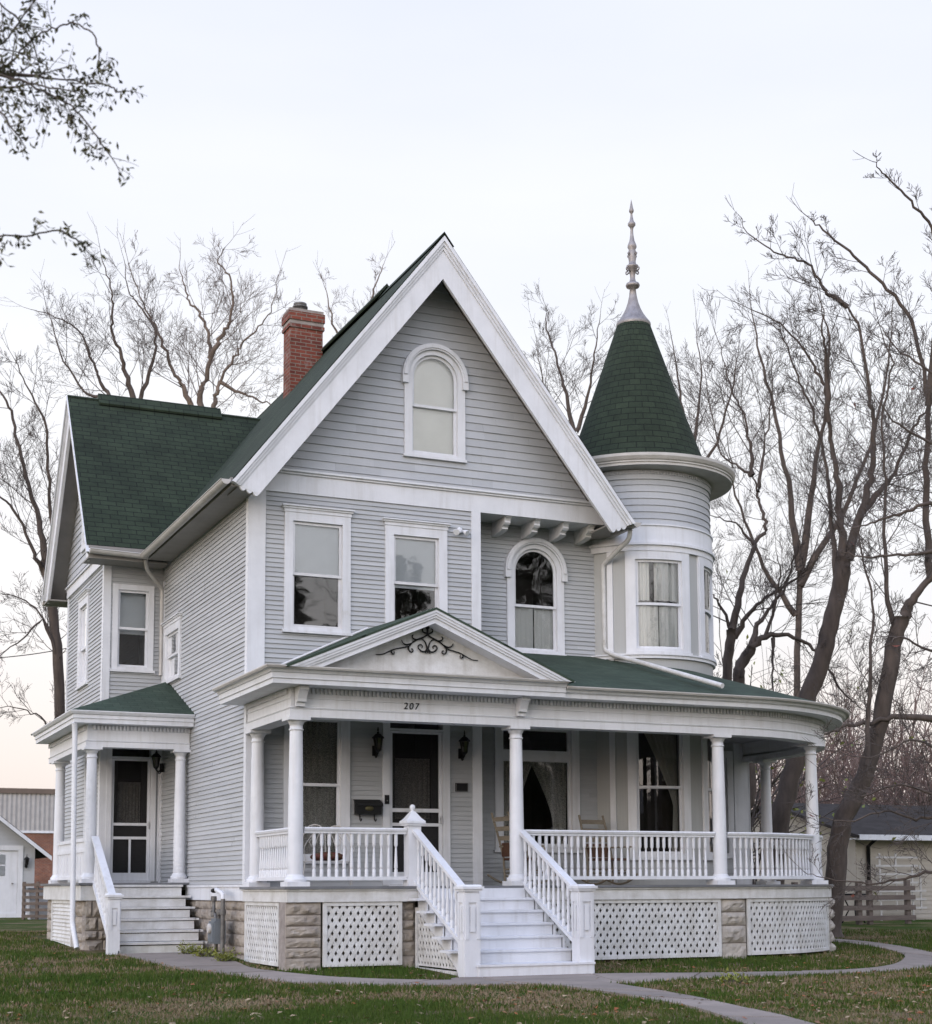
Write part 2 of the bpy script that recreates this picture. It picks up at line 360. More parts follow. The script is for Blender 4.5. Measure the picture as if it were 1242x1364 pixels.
def arch_window(F,u0,u1,z0,zs,cw=.13,meet=None,fills=(),glass=GLASS,label=None):
    c=MB(); uc=(u0+u1)/2; ro=(u1-u0)/2; ri=ro-cw; n=24
    def ring(mb,r0,r1,d0,d1,a0=0,a1=pi):
        for i in range(n):
            p,q=a0+(a1-a0)*i/n,a0+(a1-a0)*(i+1)/n
            P=lambda r,t,d:F(uc+r*cos(t),d,zs+r*sin(t))
            mb.face([P(r0,p,d1),P(r1,p,d1),P(r1,q,d1),P(r0,q,d1)]); mb.face([P(r1,p,d0),P(r1,p,d1),P(r1,q,d1),P(r1,q,d0)],smooth=True)
            mb.face([P(r0,p,d1),P(r0,p,d0),P(r0,q,d0),P(r0,q,d1)],smooth=True)
        for t in (a0,a1): mb.face([P(r0,t,d0),P(r1,t,d0),P(r1,t,d1),P(r0,t,d1)])
    c.fbox(F,u0,uc-ri,0,.04,z0+.04,zs); c.fbox(F,uc+ri,u1,0,.04,z0+.04,zs); c.fbox(F,u0-.02,u1+.02,0,.06,z0,z0+.045); c.fbox(F,uc-ri,uc+ri,-.1,.036,z0+.045,z0+.09)
    ring(c,ri,ro,-.12,.04); ring(c,ro-.055,ro+.045,0,.085); ring(c,ro-.03,ro+.025,0,.105)
    for q in (-1,1): c.fbox(F,min(uc+q*(ro-.055),uc+q*(ro+.045)),max(uc+q*(ro-.055),uc+q*(ro+.045)),0,.085,zs-.13,zs)
    for q in (-1,1): c.fbox(F,min(uc+q*ri,uc+q*(ri+.012)),max(uc+q*ri,uc+q*(ri+.012)),-.12,-.001,z0+.09,zs)
    w=c.build('arched_window',W,house)
    if label: w['label']=label
    b0=z0+.09; zm=meet; s=MB(); t=.045
    s.fbox(F,uc-ri,uc-ri+t,-.034,-.006,zm-.02,zs); s.fbox(F,uc+ri-t,uc+ri,-.034,-.006,zm-.02,zs); ring(s,ri-t,ri,-.034,-.006); s.fbox(F,uc-ri+t,uc+ri-t,-.034,-.006,zm-.02,zm+.025)
    s.fbox(F,uc-ri,uc-ri+t,-.062,-.0355,b0,zm+.02); s.fbox(F,uc+ri-t,uc+ri,-.062,-.0355,b0,zm+.02); s.fbox(F,uc-ri+t,uc+ri-t,-.062,-.0355,b0,b0+t); s.fbox(F,uc-ri+t,uc+ri-t,-.062,-.0355,zm-.02,zm+.02)
    s.build('sash',W,w)
    p=MB(); p.face([F(uc-ri+t,-.020,zm),F(uc+ri-t,-.020,zm)]+[F(uc+(ri-t)*cos(pi*i/20),-.020,zs+(ri-t)*sin(pi*i/20)) for i in range(21)]); p.build('pane',glass,w)
    p=MB(); p.face([F(uc-ri+t,-.049,b0+t),F(uc+ri-t,-.049,b0+t),F(uc+ri-t,-.049,zm),F(uc-ri+t,-.049,zm)]); p.build('pane',glass,w)
    for nm,mb,mt in fills: mb.build(nm,mt,w)
    holes=[(u0+.03,u1-.03,z0+.03,zs)]
    for i in range(8):
        a=zs+ro*i/8; b=zs+ro*(i+1)/8; h=math.sqrt(max(0,(ro-.02)**2-(b-zs)**2))
        if h>.02: holes.append((uc-h,uc+h,a,b))
    return holes

def flat(F,u0,u1,z0,z1,d,seg=None):
    m=MB(); m.fbox(F,u0,u1,d-.01,d,z0,z1,seg); return m
def slats(F,u0,u1,z0,z1,d,n):
    m=MB(); h=(z1-z0)/n
    for i in range(n):
        a=z0+i*h; m.face([F(u0,d-.012,a),F(u1,d-.012,a),F(u1,d+.006,a+h*1.05),F(u0,d+.006,a+h*1.05)])
    return m
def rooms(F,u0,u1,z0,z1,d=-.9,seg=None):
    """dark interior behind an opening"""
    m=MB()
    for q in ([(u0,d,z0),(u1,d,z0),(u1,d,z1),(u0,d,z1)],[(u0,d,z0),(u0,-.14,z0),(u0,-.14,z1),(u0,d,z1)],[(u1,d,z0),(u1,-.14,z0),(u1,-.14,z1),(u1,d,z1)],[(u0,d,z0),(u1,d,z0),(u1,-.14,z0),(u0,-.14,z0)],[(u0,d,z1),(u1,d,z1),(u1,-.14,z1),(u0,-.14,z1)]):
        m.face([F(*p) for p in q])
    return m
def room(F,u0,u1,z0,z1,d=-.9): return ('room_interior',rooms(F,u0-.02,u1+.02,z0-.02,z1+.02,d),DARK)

# ---- front wall windows
hf=[];hr=[];hl=[];hw=[];hwl=[];ht=[];hg=[]
hf.append(window(F_front,.555,1.64,5.10,7.00,cw=.135,glass=GLASSB,smat=ALU,meet=.50,
   fills=[('blind',slats(F_front,.70,1.50,6.02,6.86,-.055,24),BLIND),room(F_front,.70,1.50,5.15,6.9)]))
hf.append(window(F_front,2.225,3.30,5.05,6.94,cw=.145,glass=GLASSB,smat=ALU,meet=.53,
   fills=[('blind',slats(F_front,2.37,3.15,5.95,6.8,-.055,24),BLIND),room(F_front,2.37,3.16,5.1,6.8)]))
hf.append(window(F_front,.575,1.64,1.55,3.93,cw=.15,meet=.52,cap=False,
   fills=[('curtain',curtain(F_front,.73,1.5,1.62,3.8,-.13,.035,8,seed=5),LACE),room(F_front,.72,1.5,1.6,3.8)]))
# attic window in the gable
hg+=arch_window(F_front,2.555,3.63,8.10,9.45,cw=.135,meet=8.98,
   fills=[('roller_shade',flat(F_front,2.66,3.53,8.15,9.90,-.085),SHADE)])
# arched window of the recess
hr+=arch_window(F_rec,4.66,5.745,5.08,6.52,cw=.135,meet=5.93,
   fills=[('curtain',curtain(F_rec,4.82,5.20,5.15,5.96,-.078,.014,4,seed=6),LINEN),('curtain',curtain(F_rec,5.22,5.57,5.15,5.96,-.078,.014,4,seed=7),LINEN),
          room(F_rec,4.80,5.60,5.12,6.95)])
# parlour window with transom and tied-back curtains
hr.append(window(F_rec,4.41,6.00,1.75,3.99,cw=.14,cap=False,transom=(3.33,3.42),sash_w=.05,
   fills=[('curtain',curtain(F_rec,4.60,5.15,1.85,3.32,-.10,.025,6,e0=lambda t:4.60,e1=lambda t:4.84+.36*max(0,(t-.30)/.70)**1.3+.05*max(0,.3-t),nz=16,seed=8),LACE),
          ('curtain',curtain(F_rec,5.2,5.83,1.85,3.32,-.10,.03,7,e1=lambda t:5.82-.02*(1-t),e0=lambda t:5.54-.44*max(0,(t-.30)/.70)**1.3+.04*max(0,.3-t),nz=16,seed=9),LACE),
          room(F_rec,4.56,5.86,1.8,3.9,-1.6)]))
# tower windows, both floors (u in degrees)
KT=180/(pi*TR)
for z0,z1,c,hw_,m in ((5.13,6.93,-101.5,23.3,.50),(5.13,6.93,-43.0,23.3,.50),(1.62,4.0,-103.5,23.0,.53),(1.62,4.0,-44.0,23.0,.53)):
    up=z0>4; cc=[]
    a0,a1=c-hw_+6,c+hw_-6
    if up:
        cc=[('curtain',curtain(F_tow,a0,c-.5,z0+.08,z1-.1,-.15,.03,5,seed=11),LINEN if c<-60 else LACE),('curtain',curtain(F_tow,c+.5,a1,z0+.08,z1-.1,-.15,.03,5,seed=12),LINEN if c<-60 else LACE)]
        if c<-60: cc=[('curtain',curtain(F_tow,a0,c-.3,z0+.08,z0+.9,-.08,.016,5,seed=11),LINEN),('curtain',curtain(F_tow,c+.3,a1,z0+.08,z0+.9,-.08,.016,5,seed=12),LINEN),
                      ('curtain',curtain(F_tow,a0,c-7,z0+.95,z1-.1,-.085,.025,3,seed=13),LINEN),('curtain',curtain(F_tow,c-3,a1,z0+.95,z1-.1,-.085,.03,4,seed=14),LINEN)]
    else:
        cc=[('curtain',curtain(F_tow,c-6,a1,1.7,3.9,-.16,.03,6,e1=lambda t,a1=a1:a1,e0=lambda t,a0=a0,a1=a1:a1-4-(a1-a0-8)*max(0,(t-.38)/.62)**1.15-7*max(0,.38-t),nz=18,seed=15),LACE)]
    cc.append(('room_interior',rooms(F_tow,a0-1,a1+1,z0+.03,z1-.05,-.75,2),DARK))
    ht.append(window(F_tow,c-hw_,c+hw_,z0,z1,cw=.145,cap=False,meet=m,k=KT,seg=3,fills=cc))
# wing and left side windows
hw.append(window(F_wing,-.955,-.19,5.16,6.80,cw=.10,cap=False,meet=.5,fills=[('blind',slats(F_wing,-.86,-.28,5.9,6.7,-.16,22),BLIND),room(F_wing,-.86,-.28,5.2,6.75)]))
hwl.append(window(F_wingl,7.22,8.27,5.10,6.86,cw=.14,meet=.45,glass=GLASSB,fills=[('blind',slats(F_wingl,7.36,8.13,5.85,6.75,-.16,22),BLIND),room(F_wingl,7.36,8.13,5.2,6.75)]))
hwl.append(window(F_wingl,6.35,7.20,1.75,3.75,cw=.13,meet=.5,glass=GLASSB,fills=[room(F_wingl,6.48,7.07,1.85,3.6)]))
hl.append(window(F_left,4.25,5.52,4.90,5.97,cw=.14,meet=.5,glass=GLASS,fills=[('curtain',curtain(F_left,4.42,4.9,5.0,5.85,-.17,.03,4,seed=21),LINEN),room(F_left,4.4,5.4,5.0,5.85)]))

# ---- doors
def door(F,u0,u1,z0,z1,zt,rails,cw,stile,split=None,back=None,label=None):
    c=MB(); o0,o1=u0+cw,u1-cw
    c.fbox(F,u0,o0,0,.045,z0,z1); c.fbox(F,o1,u1,0,.045,z0,z1); c.fbox(F,o0,o1,0,.043,z1-.12,z1); c.fbox(F,o0,o1,-.08,.03,zt,zt+.035)
    for a,b in ((o0-.012,o0),(o1,o1+.012)): c.fbox(F,a,b,-.16,-.001,z0,z1)
    c.fbox(F,o0-.02,o1+.02,-.1,.06,z0-.05,z0+.012)
    d=c.build('door',W,house)
    if label: d['label']=label
    p=MB(); p.face([F(o0,-.05,zt+.035),F(o1,-.05,zt+.035),F(o1,-.05,z1-.12),F(o0,-.05,z1-.12)]); p.build('transom_pane',GLASS,d)
    s=MB(); s.fbox(F,o0+.004,o0+stile,-.035,-.005,z0+.015,zt-.005); s.fbox(F,o1-stile,o1-.004,-.035,-.005,z0+.015,zt-.005)
    for a,b in rails: s.fbox(F,o0+stile,o1-stile,-.035,-.006,a,b)
    if split: s.fbox(F,(o0+o1)/2-.02,(o0+o1)/2+.02,-.034,-.007,split[0],split[1])
    s.build('screen_door_frame',W,d)
    q=MB(); q.face([F(o0+stile,-.022,z0+.05),F(o1-stile,-.022,z0+.05),F(o1-stile,-.022,zt-.03),F(o0+stile,-.022,zt-.03)]); q.build('insect_screen',SCREEN,d)
    i=MB(); i.fbox(F,o0,o1,-.14,-.11,z0,z0+1.05); i.fbox(F,o0,o0+.14,-.14,-.11,z0+1.05,zt); i.fbox(F,o1-.14,o1,-.14,-.11,z0+1.05,zt); i.build('inner_door',mat('dark_inner_door',(.06,.055,.052),rough=.5),d)
    curtain(F,o0+.14,o1-.14,z0+.88,zt-.42,-.17,.012,7,seed=30,e0=lambda t:o0+.15,e1=lambda t:o1-.15).build('curtain',LACE,d)
    r=rooms(F,o0-.02,o1+.02,z0,z1-.05,-1.2); r.build('room_interior',DARK,d)
    h=MB(); h.fbox(F,o1-stile*.6,o1-stile*.35,0,.05,z0+.97,z0+1.07); h.fbox(F,o1-stile*.6,o1-stile*.35,0,.02,z0+1.02,z0+1.10); h.build('handle',ALU,d)
    return (u0+.03,u1-.03,z0,z1-.03)
hf.append(door(F_front,2.185,3.33,1.21,4.02,3.645,[(1.225,1.42),(2.14,2.19),(2.36,2.42),(3.605,3.64)],.118,.058))
hw.append(door(F_wing,-1.005,-.10,1.31,4.0,3.56,[(1.325,1.47),(2.08,2.13),(2.33,2.38),(3.52,3.555)],.092,.055,split=(1.46,2.09)))

# ---- siding
def wallpart(name,F,z0,z1,ex,lim,holes,m=SID,seg=None):
    mb=MB(); siding(mb,F,z0,z1,ex,lim,holes,seg); return mb.build(name,m,house)
wall_f=wallpart('wall',F_front,1.20,7.30,.0745,lambda z:(.24,3.735),hf)
wall_r=wallpart('wall',F_rec,1.20,7.33,.0745,lambda z:(3.89,6.48),hr)
wall_l=wallpart('wall',F_left,1.24,7.40,.0745,lambda z:(.095,5.74),hl)
wall_w=wallpart('wall',F_wing,1.24,7.30,.0745,lambda z:(-1.0,.0),hw)
wall_wl=wallpart('wall',F_wingl,1.24,7.22,.0745,lambda z:(5.83,9.55),hwl)
GS=1.274
gable=wallpart('gable_wall',F_front,7.60,11.35,.134,lambda z:(3-(11.40-z)/GS,3+(11.40-z)/GS),hg,SHI)
WS=1.413; WR=7.67; WZ=10.92
wgable=wallpart('gable_wall',F_wingl,7.38,10.6,.134,lambda z:(WR-(WZ-.25-z)/WS,WR+(WZ-.25-z)/WS),[],SHI)
# tower: panels of beadboard between the windows, wide boards above
tw=MB(); siding(tw,F_tow,7.385,8.34,.120,lambda z:(-200,40),[],4); tower_wall=tw.build('tower_wall',SHI,house)
tb=MB()
for z0,z1 in ((1.2,4.45),(4.83,7.0)):
    hs=sorted([h for h in ht if z0<h[2]<z1])
    siding(tb,F_tow,z0,z1,3.0,lambda z:(-200,40),hs,4,lip=.004)
tb.build('panelling',BEAD,tower_wall)
# corner boards, friezes, bands
def trim(F,boxes,parent,name='corner_board',m=W,seg=None):
    t=MB()
    for b in boxes: t.fbox(F,*b,seg)
    return t.build(name,m,parent)
trim(F_front,[(-.028,.25,0,.030,1.20,7.30)],wall_f); trim(F_left,[(.0,.10,0,.0285,1.24,7.30)],wall_l)
trim(F_front,[(3.735,3.90,-.55,.030,1.20,7.30)],wall_f)
trim(F_rec,[(6.47,6.62,-.02,.03,1.20,7.33)],wall_r)
trim(F_wing,[(-1.128,-.99,0,.03,1.24,7.22)],wall_w); trim(F_wingl,[(5.73,5.84,0,.0285,1.24,7.20)],wall_wl); trim(F_wingl,[(9.50,9.62,-.3,.03,1.0,7.20)],wall_wl)
trim(F_left,[(5.60,5.70,0,.03,1.24,6.9)],wall_l)
trim(F_wing,[(-.06,-.001,0,.025,1.31,3.9)],wall_w)
trim(F_front,[(.05,6.28,-.58,.028,7.301,7.60),(.12,6.2,0,.055,7.60,7.635),(.10,6.16,0,.085,7.635,7.668)],gable,'frieze_board')
trim(F_wingl,[(5.75,9.62,0,.05,7.18,7.37),(5.72,9.66,0,.085,7.37,7.40)],wgable,'frieze_board')
trim(F_left,[(.10,5.74,.0,.02,7.18,7.42)],wall_l,'frieze_board',SID)
trim(F_tow,[(-200,40,0,.035,7.07,7.385),(-200,40,0,.055,7.375,7.40),(-200,40,0,.085,7.03,7.075),(-200,40,0,.05,6.93,7.03),(-200,40,0,.05,5.06,5.13),(-200,40,0,.075,5.115,5.14)],tower_wall,'tower_band',W,4)
trim(F_tow,[(-200,40,0,.03,8.20,8.36)],tower_wall,'tower_frieze',SHI,4)
dm=MB()
for i in range(100): a=-190+i*2.25; dm.fbox(F_tow,a,a+1.35,.028,.046,8.285,8.34)
dm.build('dentil_moulding',SHI,tower_wall)
# tower window stile boards
for c,hw_ in ((-101.5,23.3),(-43.0,23.3)):
    trim(F_tow,[(c-hw_-1.2,c-hw_+.6,0,.03,5.1,6.95),(c+hw_-.6,c+hw_+1.2,0,.03,5.1,6.95)],tower_wall,'tower_stile',W,2)
trim(F_tow,[(-139,-135,0,.03,4.9,7.0),(-139,-135,0,.03,1.2,4.0)],tower_wall,'tower_stile',W,2)
# recess soffit with four scroll brackets
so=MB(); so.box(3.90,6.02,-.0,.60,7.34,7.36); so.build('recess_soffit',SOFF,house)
prof=[(0,7.335),(-.58,7.335),(-.58,7.285),(-.545,7.27),(-.52,7.235),(-.53,7.205),(-.50,7.175),(-.45,7.17),(-.42,7.14),(-.43,7.115),(-.36,7.09),(-.18,7.075),(0,7.065)]
for x in (4.44,4.99,5.53,6.02):
    b=MB(); b.prism([(y,z) for y,z in prof],lambda a,c,t,x=x:(x+t,.597+a,c),-.055,.055); b.build('bracket',WD if x>6 else W,house)
# hidden closing walls
cl=MB()
for q in ([(3.9,0,1),(3.9,.6,1),(3.9,.6,7.6),(3.9,0,7.6)],[(6.02,.6,4.8),(6.02,9.6,4.8),(6.02,9.6,7.7),(6.02,.6,7.7)],[(0,9.6,0),(9.2,9.6,0),(9.2,9.6,7.3),(0,9.6,7.3)],[(9.2,3.2,4.7),(9.2,9.6,4.7),(9.2,9.6,7.3),(9.2,3.2,7.3)],[(6.02,3.2,4.7),(9.2,3.2,4.7),(9.2,3.2,7.3),(6.02,3.2,7.3)],
          [(-1.1,9.6,0),(0,9.6,0),(0,9.6,7.3),(-1.1,9.6,7.3)],[(0,9.95,7.3),(6,9.95,7.3),(3,9.95,11.4)],[(10.6,2.3,1),(10.6,6,1),(10.6,6,4.2),(10.6,2.3,4.2)]): cl.face(q)
cl.build('rear_wall',SID,house)
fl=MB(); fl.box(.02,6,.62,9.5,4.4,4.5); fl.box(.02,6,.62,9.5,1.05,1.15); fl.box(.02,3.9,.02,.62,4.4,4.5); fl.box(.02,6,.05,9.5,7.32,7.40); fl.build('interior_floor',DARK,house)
# right bay behind the tower
F_bay=lambda u,d,z:(u,2.3-d,z)
hb=[window(F_bay,9.55,10.25,1.7,3.75,cw=.13,cap=False,fills=[room(F_bay,9.68,10.12,1.8,3.6)])]
wb=wallpart('wall',F_bay,1.2,4.2,.0745,lambda z:(8.5,10.3),hb); trim(F_bay,[(10.28,10.61,0,.03,1.2,4.2),(10.6,10.63,-.3,.03,1.2,4.2)],wb)

# ---- roofs
def rz(x): return 11.65-GS*abs(x-3)
r=MB()
r.slab([(3.0,-.655,11.65),(3.0,10.2,11.65),(-.42,10.2,rz(-.42)),(-.42,-.655,rz(-.42))],.06); r.slab([(3.0,-.655,11.65),(3.0,10.2,11.65),(6.42,10.2,rz(6.42)),(6.42,-.655,rz(6.42))],.06)
main_roof=r.build('roof',ROOF,house)
v=MB()
v.prism([(-.17,-.145),(0,.075),(.17,-.145),(.15,-.17),(0,.02),(-.15,-.17)],lambda a,c,t:(3.0+a,t,11.66+c+.05),1.9,5.6); v.prism([(-.17,-.19),(0,.035),(.17,-.19),(.0,.01)],lambda a,c,t:(3+a,t,11.66+c),-.665,1.9); v.build('ridge_vent',ROOF,main_roof)
r=MB(); wz=lambda y:WZ-WS*abs(y-WR); ey=5.16
r.slab([(-1.55,WR,WZ),(3.0,WR,WZ),(3.0,ey,wz(ey)),(-1.55,ey,wz(ey))],.07); r.slab([(-1.55,WR,WZ),(3.0,WR,WZ),(3.0,2*WR-ey,wz(ey)),(-1.55,2*WR-ey,wz(ey))],.07)
wing_roof=r.build('roof',ROOF,house)
v=MB(); v.prism([(-.16,-.15),(0,.085),(.16,-.15),(.14,-.19),(0,.0),(-.14,-.19)],lambda a,c,t:(t,WR+a,WZ+.02+c),-.95,1.55); v.build('ridge_vent',ROOF,wing_roof)
r=MB(); r.slab([(3,5.5,11.0),(8.15,5.5,11.0),(9.45,2.95,7.3),(3,2.95,7.3)],.06); r.slab([(8.15,5.5,11.0),(9.45,2.95,7.3),(9.45,9.9,7.3),(8.15,7.3,11.0)],.06); r.slab([(3,7.3,11.0),(8.15,7.3,11.0),(9.45,9.9,7.3),(3,9.9,7.3)],.06); r.build('roof',ROOF,house)
# bargeboards: crown mouldings and wide board with a scalloped foot
def barge(P,half,zt,slope,foot,board,ov,nm='bargeboard',m=W):
    """P(h,z,d): h horizontal from the peak (signed), d outward; foot = half span; board = vertical depth"""
    for s in (-1,1):
        b=MB()
        def strip(o0,o1,d0,d1,end=None):
            e0=foot-o0*.62 if end is None else end; e1=foot-o1*.62 if end is None else end
            pts=[(0,zt-o0),(s*e0,zt-o0-slope*e0),(s*e1,zt-o1-slope*e1),(0,zt-o1)]
            b.prism(pts,lambda a,c,t:P(a,c,t),d0,d1)
        strip(.0,.085,ov-.10,ov+.070); strip(.085,.15,ov-.10,ov+.045); strip(.15,.215,ov-.1,ov+.022); strip(.215,board,ov-.06,ov)
        # scalloped foot
        e=foot-.13; x1=foot-board*.62; n=12; pts=[]
        for i in range(n+1):
            q=i/n; xx=e+(x1-e)*q; zz=zt-.215-slope*e+(( -board+.215)-slope*(x1-e))*q
            pts.append((s*xx,zz-.045*abs(sin(q*3*pi))))
        pts2=pts+[(s*x1,zt-board-slope*x1+.03),(s*e,zt-.215-slope*e+.03)]
        b.prism(pts2,lambda a,c,t:P(a,c,t),ov-.05,ov-.003)
        b.build(nm,m,house)
        sf=MB(); f=foot-.10
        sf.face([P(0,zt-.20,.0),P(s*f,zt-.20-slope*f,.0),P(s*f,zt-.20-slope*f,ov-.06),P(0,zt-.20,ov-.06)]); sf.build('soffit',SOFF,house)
barge(lambda h,z,d:(3+h,-d,z),0,11.625,GS,3.46,.70,.60)
barge(lambda h,z,d:(-1.1-d,WR+h,z),0,10.90,WS,2.60,.58,.40)
# eaves: soffits and half-round gutters
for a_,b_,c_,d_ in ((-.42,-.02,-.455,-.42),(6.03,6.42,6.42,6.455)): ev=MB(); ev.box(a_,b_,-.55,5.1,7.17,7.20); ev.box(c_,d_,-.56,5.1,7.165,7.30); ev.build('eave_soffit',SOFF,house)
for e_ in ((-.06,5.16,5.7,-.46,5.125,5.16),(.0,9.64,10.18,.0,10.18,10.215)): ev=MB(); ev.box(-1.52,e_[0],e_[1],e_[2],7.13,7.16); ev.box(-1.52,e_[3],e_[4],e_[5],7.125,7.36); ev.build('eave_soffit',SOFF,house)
def gutter(p0,p1,r=.075,nm='gutter'):
    p0,p1=Vector(p0),Vector(p1); t=(p1-p0).normalized(); h=t.cross(Vector((0,0,1))).normalized(); g=MB(); n=10
    rows=[[p+h*(r*cos(pi+pi*i/n))+Vector((0,0,r*sin(pi+pi*i/n))) for i in range(n+1)] for p in (p0,p1)]
    inn=[[p+h*((r-.008)*cos(pi+pi*i/n))+Vector((0,0,(r-.008)*sin(pi+pi*i/n))) for i in range(n+1)] for p in (p0,p1)]
    g.grid(rows); g.grid(inn)
    for q,w in zip(rows,inn): g.face(q)
    for sgn in (-1,1): g.tube([p0+h*r*sgn,p1+h*r*sgn],.011,6)
    return g.build(nm,GUT,house)
gutter((-.535,-.60,7.255),(-.535,5.02,7.235)); gutter((-.46,5.03,7.235),(-1.52,5.03,7.265)); gutter((6.53,-.6,7.25),(6.53,3.0,7.23)); gutter((-1.54,10.32,7.2),(.5,10.32,7.2))
# gable window hint on the wing
gw=MB(); gw.fbox(F_wingl,7.25,7.37,0,.04,7.95,9.1); gw.fbox(F_wingl,7.97,8.09,0,.04,7.95,9.1); gw.fbox(F_wingl,7.22,8.12,0,.05,7.85,7.95); gw.fbox(F_wingl,7.37,7.97,0,.038,8.98,9.1)
g_=gw.build('window',W,house); p=MB(); p.fbox(F_wingl,7.37,7.97,.004,.012,7.95,8.98); p.build('pane',GLASSB,g_); 
# chimney
c=MB(); cx0,cx1,cy0,cy1=2.20,2.86,5.0,5.42
c.box(cx0,cx1,cy0,cy1,9.2,11.95); c.box(cx0-.028,cx1+.028,cy0-.028,cy1+.028,11.95,12.02); c.box(cx0-.010,cx1+.010,cy0-.010,cy1+.010,12.02,12.10); c.box(cx0-.035,cx1+.035,cy0-.035,cy1+.035,12.10,12.27)
chim=c.build('chimney',BRICK,house)
c=MB(); c.box(cx0-.02,cx1+.01,cy0-.02,cy1+.02,12.27,12.33); c.box(cx0-.014,cx1+.014,cy0-.014,cy1+.014,12.03,12.095); c.build('mortar_wash',MORT,chim)
c=MB(); c.lathe([(.12,0),(.12,.10),(.15,.10),(.15,.13),(.11,.14),(.13,.15),(.13,.19),(.10,.2)],(2.46,5.2,12.32),16); c.build('flue_cap',PIPE,chim)
# tower roof: cornice, cone, finial
def tl(prof,name,m,n=72,parent=house,c=(TX,TY,0)):
    b=MB(); rows=[[(c[0]+r*cos(2*pi*i/n),c[1]+r*sin(2*pi*i/n),c[2]+z) for i in range(n+1)] for r,z in prof]
    pr=[0]
    for a,q in zip(prof,prof[1:]): pr.append(pr[-1]+math.hypot(q[0]-a[0],q[1]-a[1]))
    b.grid(rows,False,uv=lambda i,j:(j/n*7.2,pr[i])); return b.build(name,m,parent)
tr_=tl([(1.76,8.575),(1.45,8.62),(1.32,8.66),(1.20,8.93),(1.10,9.20),(.93,9.68),(.62,10.57),(.31,11.48),(.05,11.55)],'tower_roof',ROOF,96)
b=MB(); b.lathe([(1.40,8.36),(1.66,8.385),(1.72,8.385),(1.72,8.43),(1.74,8.435),(1.74,8.46),(1.76,8.475),(1.79,8.53),(1.79,8.58),(1.74,8.585),(1.5,8.60)],(TX,TY,0),120,False); b.build('tower_cornice',GUT,tr_)
FK=.0139
fp=[(22,0),(23.3,3),(22.8,6),(21.5,8),(17.5,13),(13.5,19),(10,26),(7.2,34),(5.2,43),(4,53),(8.5,55),(9.5,57.5),(8.5,60),(4.6,62),(3.4,67),(3.6,72),(5.5,79),(7.8,82),(8,84),(5,85.5),(4.6,90),(5.6,96),(5.2,103),(4.4,106),(6.2,109),(5.8,112),(3.4,118),(2.2,126),(1.8,133),(2.6,136),(5.2,139),(5.2,141.5),(2.8,145),(1.6,151),(1.3,155),(3,157),(3.3,159),(2.2,163),(.9,170),(.2,174)]
b=MB(); b.lathe([(r_*FK,z_*FK*1.028) for r_,z_ in fp],(TX,TY,11.44),18)
for k in range(4):
    a=k*pi/2+.3
    for (zz,ro,rs) in ((80,12.4,2.6),(102,8.4,1.7)):
        pts=[]
        for i in range(13):
            t=i/12; an=-pi*.9+t*pi*1.7; rr=(rs*(1-.35*t))
            pts.append((TX+((ro-rs)+rr*cos(an))*FK*cos(a),TY+((ro-rs)+rr*cos(an))*FK*sin(a),11.44+(zz+rr*sin(an))*FK))
        pts=[(TX+4*FK*cos(a),TY+4*FK*sin(a),11.44+(zz-3)*FK)]+pts
        b.tube(pts,.013,5)
b.build('finial',FINM,tr_); tr_.location.x=.10

# ================================================================== porch helpers
def arc(cx,cy,r,a0,a1,n): return [(cx+r*cos(R(a0+(a1-a0)*i/n)),cy+r*sin(R(a0+(a1-a0)*i/n))) for i in range(n+1)]
def offset(path,d):
    out=[]
    for i,p in enumerate(path):
        p=Vector(p); a=Vector(path[max(i-1,0)]); b=Vector(path[min(i+1,len(path)-1)])
        t0=(p-a).normalized() if i>0 else (b-p).normalized(); t1=(b-p).normalized() if i<len(path)-1 else t0
        n0=Vector((t0.y,-t0.x)); n1=Vector((t1.y,-t1.x)); m=(n0+n1).normalized()
        out.append(p+m*(d/max(.3,m.dot(n0))))
    return out
def sweep(mb,path,prof,cap=True):
    cols=[offset(path,d) for d,z in prof]; n=len(prof)
    for i in range(len(path)-1):
        for k in range(n):
            l=(k+1)%n
            mb.face([(*cols[k][i],prof[k][1]),(*cols[k][i+1],prof[k][1]),(*cols[l][i+1],prof[l][1]),(*cols[l][i],prof[l][1])])
    if cap:
        mb.face([(*cols[k][0],prof[k][1]) for k in range(n)]); mb.face([(*cols[k][-1],prof[k][1]) for k in range(n)][::-1])
def rect(d0,d1,z0,z1): return [(d0,z0),(d1,z0),(d1,z1),(d0,z1)]
def walk(path,step,start=0):
    """points every step along a polyline with heading"""
    out=[]; s=start; acc=0.0
    for a,b in zip(path,path[1:]):
        a,b=Vector(a),Vector(b); l=(b-a).length
        if l<1e-9: continue
        t=(b-a)/l
        while s<=acc+l+1e-6: out.append((a+t*(s-acc),t)); s+=step
        acc+=l
    return out
def dentils(path,d0,d1,z0,z1,step,parent):
    mb=MB()
    for p,t in walk(path,step,.02):
        n=Vector((t.y,-t.x)); q=[p+n*d0-t*step*.27,p+n*d0+t*step*.27,p+n*d1+t*step*.27,p+n*d1-t*step*.27]
        mb.face([(*q[3],z0),(*q[2],z0),(*q[2],z1),(*q[3],z1)]); mb.face([(*q[0],z0),(*q[3],z0),(*q[3],z1),(*q[0],z1)]); mb.face([(*q[2],z0),(*q[1],z0),(*q[1],z1),(*q[2],z1)]); mb.face([(*q[0],z0),(*q[1],z0),(*q[2],z0),(*q[3],z0)])
    return mb.build('dentil_moulding',W,parent)
